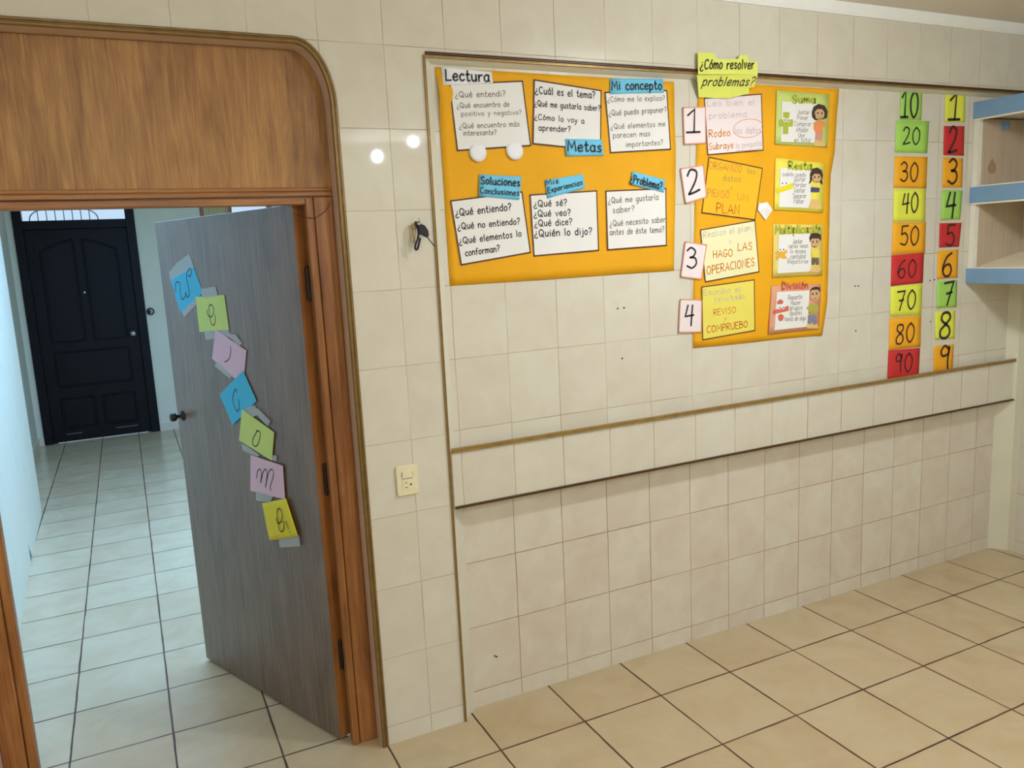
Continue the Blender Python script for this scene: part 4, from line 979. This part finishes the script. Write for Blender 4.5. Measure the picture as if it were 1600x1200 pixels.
hk = KEY_PTS['hook'][0]
hook = obj('wall_hook', tube(nb(), smooth_pts([(0.071, 0.0, 1.778), (0.071, -0.012, 1.778), (0.071, -0.024, 1.775), (0.071, -0.031, 1.78), (0.071, -0.029, 1.79)], 4), 0.0018, 8), M['steel'], None, smooth=True, origin=(0.071, 0, 1.778))
tag(hook, 'small metal hook in the tiles holding the bunch of keys', 'hook')
keys = thing('key_bunch', 'bunch of keys with black leather fob hanging on the tiled wall', 'keys', (0.068, -0.025, 1.77))
obj('key_ring', tube(nb(), [(0.068 + 0.013 * math.cos(2 * math.pi * k / 20), -0.025 + 0.006 * math.sin(2 * math.pi * k / 20), 1.766 + 0.013 * math.sin(2 * math.pi * k / 20)) for k in range(20)], 0.0014, 8, True), M['steel'], keys, smooth=True)
for kk in ('key1', 'key2'):
    a, b, c = (Vector(q) for q in KEY_PTS[kk])
    bm = nb()
    d = (c - a).normalized()
    sd = Vector((-d.z, 0, d.x))
    pl = []
    for k in range(13):
        t = math.pi * (0.15 + 1.7 * k / 12)
        pl.append((math.cos(t) * 0.009 + 0.006, math.sin(t) * 0.009))
    Lk = (c - a).length
    pl += [(Lk, -0.002), (Lk - 0.004, 0.003), (Lk - 0.008, 0.0018), (Lk - 0.012, 0.0035), (Lk - 0.016, 0.002), (0.016, 0.0035)]
    pl = [(u, v) for u, v in pl]
    prism(bm, pl, lambda u, v, dd, a=a, d=d, sd=sd: tuple(a + d * u + sd * v + Vector((0, dd, 0))), 0, 0.002)
    obj('key', bm, M['brass'], keys)
fob = [(q[0], q[2]) for q in KEY_PTS['fob']]
obj('leather_fob', prism(nb(), fob, XZ, -0.04, -0.03), M['black'], keys, bevel=0.003)
obj('strap_loop', tube(nb(), smooth_pts(KEY_PTS['strap'], 4), 0.0036, 8), M['plum'], keys, smooth=True)
obj('cord', tube(nb(), smooth_pts([KEY_PTS['fob'][5]] + KEY_PTS['cord'], 4), 0.0016, 6), M['black'], keys)
wire = obj('wire', tube(nb(), smooth_pts(WIRE, 5), 0.0009, 6), M['slot'], None, origin=WIRE[0])
tag(wire, 'thin loose wire curling at the top right corner of the door surround', 'wire')

# hanging shelf unit on the right wall
SX, SB = 2.842, 3.195
sh = thing('wall_shelf', 'white and light blue open shelf unit hung on the right wall', 'shelf', (3.03, -0.3, 1.41))
SY0, SY1 = -0.85, 0.028
obj('side_panel', B(SX + 0.004, XR - 0.001, SY1 - 0.026, SY1, 1.484, 2.17), M['shelf_white'], sh)
obj('side_panel', B(SX + 0.004, XR - 0.001, SY0, SY0 + 0.042, 1.484, 2.17), M['shelf_white'], sh)
obj('side_lining', B(SX + 0.03, SB, SY1 - 0.030, SY1 - 0.0265, 1.492, 2.168), M['shelf_tan'], sh)
obj('back_panel', B(SB, XR - 0.002, SY0 + 0.044, SY1 - 0.031, 1.484, 2.17), M['shelf_tan'], sh)
for z0, z1 in ((2.172, 2.247), (1.79, 1.863), (1.413, 1.484)):
    b = obj('shelf_board', B(SX + 0.012, SB if z0 == 1.79 else XR - 0.001, SY0 + (0.044 if z0 == 1.79 else 0), SY1 - (0.031 if z0 == 1.79 else 0.0), z0 + 0.006, z1 - 0.003), M['shelf_white'], sh)
    obj('front_strip', B(SX - 0.004, SX + 0.0115, SY0 - 0.002, SY1, z0, z1), M['shelf_blue'], b, bevel=0.002)
    if z0 != 2.172:
        obj('front_lip', B(SX - 0.003, SX + 0.0125, SY0, SY1 - 0.001, z1, z1 + 0.005), M['shelf_white'], b)
    if z0 != 1.413:
        obj('front_lip', B(SX - 0.003, SX + 0.0125, SY0, SY1 - 0.001, z0 - 0.008, z0 - 0.0005), M['shelf_white'], b)
obj('base_board', prism(nb(), [(SX + 0.022, 1.4815), (SB - 0.002, 1.4815), (SB - 0.002, 1.548), (SX + 0.022, 1.489)], XZ, SY0 + 0.046, SY1 - 0.0315), M['cream_board'], sh)
st = [(0, 0.036), (0.012, 0.016), (0.019, -0.01), (0.014, -0.028), (0, -0.034), (-0.014, -0.028), (-0.019, -0.01), (-0.012, 0.016)]
obj('stain', prism(nb(), [(2.945 + a * 1.7, 1.955 + b) for a, b in st], XZ, SY1 - 0.0312, SY1 - 0.030), M['stain'], sh)
obj('blue_peg', B(3.0, 3.02, SY1 - 0.059, SY1 - 0.030, 2.125, 2.155), M['shelf_blue'], sh)

# ------------------------------------------------------------------ posters
def flat(bm, poly, y, mi=0):
    v = [bm.verts.new((a, y, b)) for a, b in poly]
    for tri in tessellate_polygon([[Vector((a, b, 0)) for a, b in poly]]):
        bm.faces.new([v[i] for i in tri]).material_index = mi


def wv1(s, t):
    return 0.011 * math.exp(-((t - 0.24) / 0.12) ** 2) * math.exp(-s / 0.035) + 0.0007 * (math.sin(9 * s + 5 * t) + math.sin(17 * t - 6 * s))


YC = YU - 0.005
p1 = thing('reading_poster', 'wide orange poster with six white question cards and the heading Lectura', 'poster', ((P1_LEFT[0][0] + P1_RIGHT[0][0]) / 2, YU, 1.45))
ruled('orange_sheet', P1_LEFT, P1_RIGHT, YU - 0.0022, M['orange_paper'], p1, 36, 28, 0.0006, wv1)
for q, lines, kind in QUESTION_CARDS:
    c = card('question_card', q, YC, M['white_paper'], p1)
    obj('border', outline(nb(), q, 0.0048, XZ, YC - 0.0003), M['ink_border'], c)
    for s, a, b, h in lines:
        letter(c, 'lettering', s, a, b, h * 0.92, XZ, YC - 0.0005, 0.16 if kind == 'thick' else 0.13, M['ink'] if kind == 'thick' else M['ink_soft'])
for col, q, lines in TITLE_LABELS:
    y = YC - 0.0012
    c = card('title_label', q, y, M['white_label'] if col == 'white' else M['blue_paper'], p1, curl=0.002)
    c['label'] = '%s paper label lettered %s' % (col, ' '.join(l[0] for l in lines).strip('¿?'))
    for s, a, b, h in lines:
        letter(c, 'lettering', s, a, b, h * 0.92, XZ, y - 0.0026, 0.16, M['ink'])
for ctr, rim in PAPER_DISCS:
    r = abs(rim[0] - ctr[0])
    obj('paper_disc', lathe(nb(), [(r, 0.0), (r, 0.0012), (r * 0.6, 0.002), (0.0, 0.0025)], (ctr[0], YC - 0.001, ctr[1]), (0, -1, 0.1), 28), M['white_label'], p1, smooth=True)


def wv2(s, t):
    return 0.0007 * (math.sin(7 * s + 6 * t) + math.sin(15 * t - 5 * s)) + 0.006 * max(0, s - 0.93) / 0.07 * (0.5 + 0.5 * math.sin(9 * t))


p2 = thing('problem_solving_poster', 'tall orange poster with four numbered step cards and four printed cards', 'poster', ((P2_LEFT[0][0] + P2_RIGHT[0][0]) / 2, YU, 1.3))
P2_LEFT, P2_RIGHT = ([(x, min(z, 2.2705)) for x, z in e_] for e_ in (P2_LEFT, P2_RIGHT))
ruled('orange_sheet', P2_LEFT, P2_RIGHT, YU - 0.0022, M['orange_paper'], p2, 24, 36, 0.0006, wv2)
# heading folded over the moulding
bm = prism(nb(), TITLE_UPPER, lambda a, b, d: (a, -0.0165 + d, b), -0.0006, 0.0)
lo = TITLE_LOWER
zt = max(p[1] for p in lo)
zb = min(p[1] for p in lo)
fold = lambda a, b, d: (a, -0.0165 + 0.036 * max(0.0, (zt - b) / (zt - zb)) ** 0.8 + d, b)
prism(bm, lo, fold, -0.0006, 0.0)
head = thing('heading_sign', 'lime yellow handwritten heading stuck over the brown moulding above the tall orange poster', 'paper sign', (centre(lo).x, -0.002, zb))
ti = obj('paper', bm, M['title_yellow'], head)
for (s, a, b, h), up in ((TITLE_TEXT[0][0], True), (TITLE_TEXT[1][0], False)):
    letter(head, 'lettering', s, a, b, h, (lambda u, v, d: (u, -0.0165 + d, v)) if up else fold, -0.003, 0.13, M['ink'], 0.16)
INKS = {'f': 'ink_faint', 'o': 'ink_orange', 'O': 'ink_deep', 'g': 'ink_grey'}
CARDM = {'pink white': 'pinkwhite', 'orange yellow': 'orangeyellow', 'cream': 'cream_paper', 'yellow': 'yellow_paper'}
for n, (colr, q, lines) in enumerate(STEP_CARDS):
    c = card('step_card', q, YC, M[CARDM[colr]], p2)
    c['label'] = colr + ' paper step card'
    obj('border', outline(nb(), q, 0.0042, XZ, YC - 0.0003), M['ink_border'], c)
    for s, a, b, h, kd in lines:
        letter(c, 'lettering', s, a, b, h * 0.95, XZ, YC - 0.0005, 0.15 if kd in 'oO' else 0.11, M[INKS[kd]])
    if n == 0:
        bm = nb()
        ribbon(bm, STEP_ELLIPSE, 0.0022, XZ, YC - 0.0005)
        obj('ring_mark', bm, M['ink_orange'], c)
        bm = nb()
        ribbon(bm, STEP_UNDERLINE, 0.0018, XZ, YC - 0.0005)
        obj('underline', bm, M['ink_orange'], c)
for dg, q, lines in STEP_TAGS:
    y = YC - 0.0015
    c = card('step_tag', q, y, M['pinkwhite'], p2)
    c['label'] = 'pinkish white tag with the numeral ' + dg
    obj('border', outline(nb(), q, 0.005, XZ, y - 0.0003), M['ink_pink'], c)
    bm = nb()
    for s, a, b, h in lines:
        write(bm, s, a, b, h, XZ, y - 0.0005, 0.095)
    obj('lettering', bm, M['ink'], c)
sc0 = centre(PAPER_SCRAP)
bm = nb()
v0 = bm.verts.new((sc0.x, YC - 0.012, sc0.y + 0.005))
ring = [bm.verts.new((a, YC - 0.004, b)) for a, b in PAPER_SCRAP]
bk = [bm.verts.new((a, YC - 0.001, b)) for a, b in PAPER_SCRAP]
for i in range(len(ring)):
    j = (i + 1) % len(ring)
    bm.faces.new((ring[i], ring[j], v0))
    bm.faces.new((ring[j], ring[i], bk[i], bk[j]))
bm.faces.new(bk)
obj('paper_scrap', bm, M['white_paper'], p2)
PR = {'plus': ('print_green', 'print_lime', 'print_lime'), 'minus': ('print_yellow', 'sym_yellow', 'print_lime'), 'times': ('print_gold', 'sym_gold', 'print_lime'), 'divide': ('print_salmon', 'sym_red', 'sym_red')}
for oc in OPERATION_CARDS:
    y = YC - 0.001
    base, sym, ttl = PR[oc['kind']]
    c = card('operation_card', oc['quad'], y, M[base], p2, curl=0.003)
    y -= 0.0032
    c['label'] = {'plus': 'green', 'minus': 'yellow', 'times': 'gold', 'divide': 'salmon'}[oc['kind']] + ' printed card titled ' + oc['title']
    bm = nb()
    flat(bm, oc['panel'], y)
    obj('text_panel', bm, M['white_paper'], c)
    for s, a, b, h in oc['lines']:
        letter(c, 'lettering', s, a, b, h, XZ, y - 0.0003, 0.13, M['print_grey'])
    for s, a, b, h in oc['tt']:
        letter(c, 'card_title', s, a, b, h, XZ, y - 0.0006, 0.22, M[ttl])
    bm = nb()
    for po in oc['sym']:
        flat(bm, po, y - 0.0004)
    sc_ = centre(oc['sym'][0])
    top_z = max(p[1] for po in oc['sym'][:1] for p in po)
    for dx in (-0.008, 0.012):
        ez = sc_.y + (0.012 if oc['kind'] in ('plus', 'divide') else 0.022)
        flat(bm, [(sc_.x + dx + 0.008 * math.cos(t * 0.63), ez + 0.009 * math.sin(t * 0.63)) for t in range(10)], y - 0.0006, 1)
        flat(bm, [(sc_.x + dx + 0.003 * math.cos(t * 0.63), ez - 0.001 + 0.004 * math.sin(t * 0.63)) for t in range(10)], y - 0.0008, 2)
    obj('operation_symbol', bm, [M[sym], M['white_label'], M['ink']], c)
    bm = nb()
    fx = centre(oc['face'])
    legs = [(a, b) for a, b in oc['pants']]
    cs, cl = centre(oc['shirt']), centre(oc['pants'])
    for i, key in enumerate(('shoes', 'shirt', 'pants', 'hair', 'face')):
        flat(bm, oc[key], y - 0.0003 - 0.0001 * i, i)
    for dx in (-0.012, 0.011):
        flat(bm, [(fx.x + dx + 0.0042 * math.cos(t * 0.7), fx.y + 0.004 + 0.0055 * math.sin(t * 0.7)) for t in range(9)], y - 0.0009, 5)
    ribbon(bm, smooth_pts([(fx.x - 0.009, fx.y - 0.013), (fx.x, fx.y - 0.018), (fx.x + 0.009, fx.y - 0.013)], 3), 0.0025, XZ, y - 0.0009)
    bm.faces.ensure_lookup_table()
    for f in bm.faces[-5:]:
        f.material_index = 5
    obj('child_figure', bm, [M['c_shoe'], M['c_' + oc['shirtc']], M['c_' + oc['pantsc']], M['hair'], M['skin'], M['hair']], c)

# ------------------------------------------------------------------ number cards taped to the tiles
ORDER = {}
WORDS = {'1': 'one', '2': 'two', '3': 'three', '4': 'four', '5': 'five', '6': 'six', '7': 'seven', '8': 'eight', '9': 'nine'}
PLACE = ('topmost', 'second from top', 'third from top', 'fourth from top', 'in the middle', 'fourth from bottom', 'third from bottom', 'second from bottom', 'lowest')
NAMES = {'10': 'ten', '20': 'twenty', '30': 'thirty', '40': 'forty', '50': 'fifty', '60': 'sixty', '70': 'seventy', '80': 'eighty', '90': 'ninety'}
for num, colr, q, lines in NUMBER_CARDS:
    y = YU - 0.0012
    ct = centre(q)
    big = len(num) == 2
    c = thing('number_card', '%s paper card numbered %s, %s of the %s column' % (colr, NAMES.get(num) or WORDS[num], PLACE[int(num.rstrip('0')) - 1], 'tens' if big else 'ones'), 'number card', (ct.x, YU, min(p[1] for p in q)), 'tens cards in the left column' if big else 'ones cards in the right column')
    card('paper', q, y, M['num_' + colr], c, curl=0.0015)
    bm = nb()
    for s, a, b, h in lines:
        write(bm, s, a, b, h, XZ, y - 0.002, 0.09 if big else 0.1, 0.02)
    obj('lettering', bm, M['ink_digit'] if colr in ('red', 'orange') else M['ink'], c)

# ------------------------------------------------------------------ letter notes taped to the open door
NOTE_AT = ('topmost', 'second from top', 'third from top', 'halfway down', 'third from bottom', 'second from bottom', 'lowest')
for n, (glyph, colr, q, strokes, tapes) in enumerate(DOOR_NOTES):
    ct = centre(q)
    d = -0.0012 - 0.0011 * n
    t = thing('letter_note', '%s paper note lettered %s, %s on the open door' % (colr, glyph.strip('!').upper(), NOTE_AT[n]), 'note', onDoor(ct.x, ct.y, 0), 'letter notes spelling a greeting on the door')
    fn = onDoor
    if glyph == 'e!':
        wv = lambda s, tt: 0.004 * math.sin(s * math.pi) + 0.014 * max(0, s - 0.75)
        nt = ruled('paper', [q[0], q[3]], [q[1], q[2]], d, M['note_yellow'], t, 10, 6, 0.0005, wv, fn)
        lift = 0.0075
    else:
        nt = card('paper', q, d, M['note_' + colr], t, 0.0004, 0.0, fn)
        lift = 0.0004
    bm = nb()
    for stp in strokes:
        ribbon(bm, smooth_pts(stp, 5), 0.0042, fn, d - lift)
    obj('lettering', bm, M['ink'], t)
    for tp in tapes:
        obj('tape', prism(nb(), tp, fn, d - 0.0003, d - 0.0001), M['tape'], t)
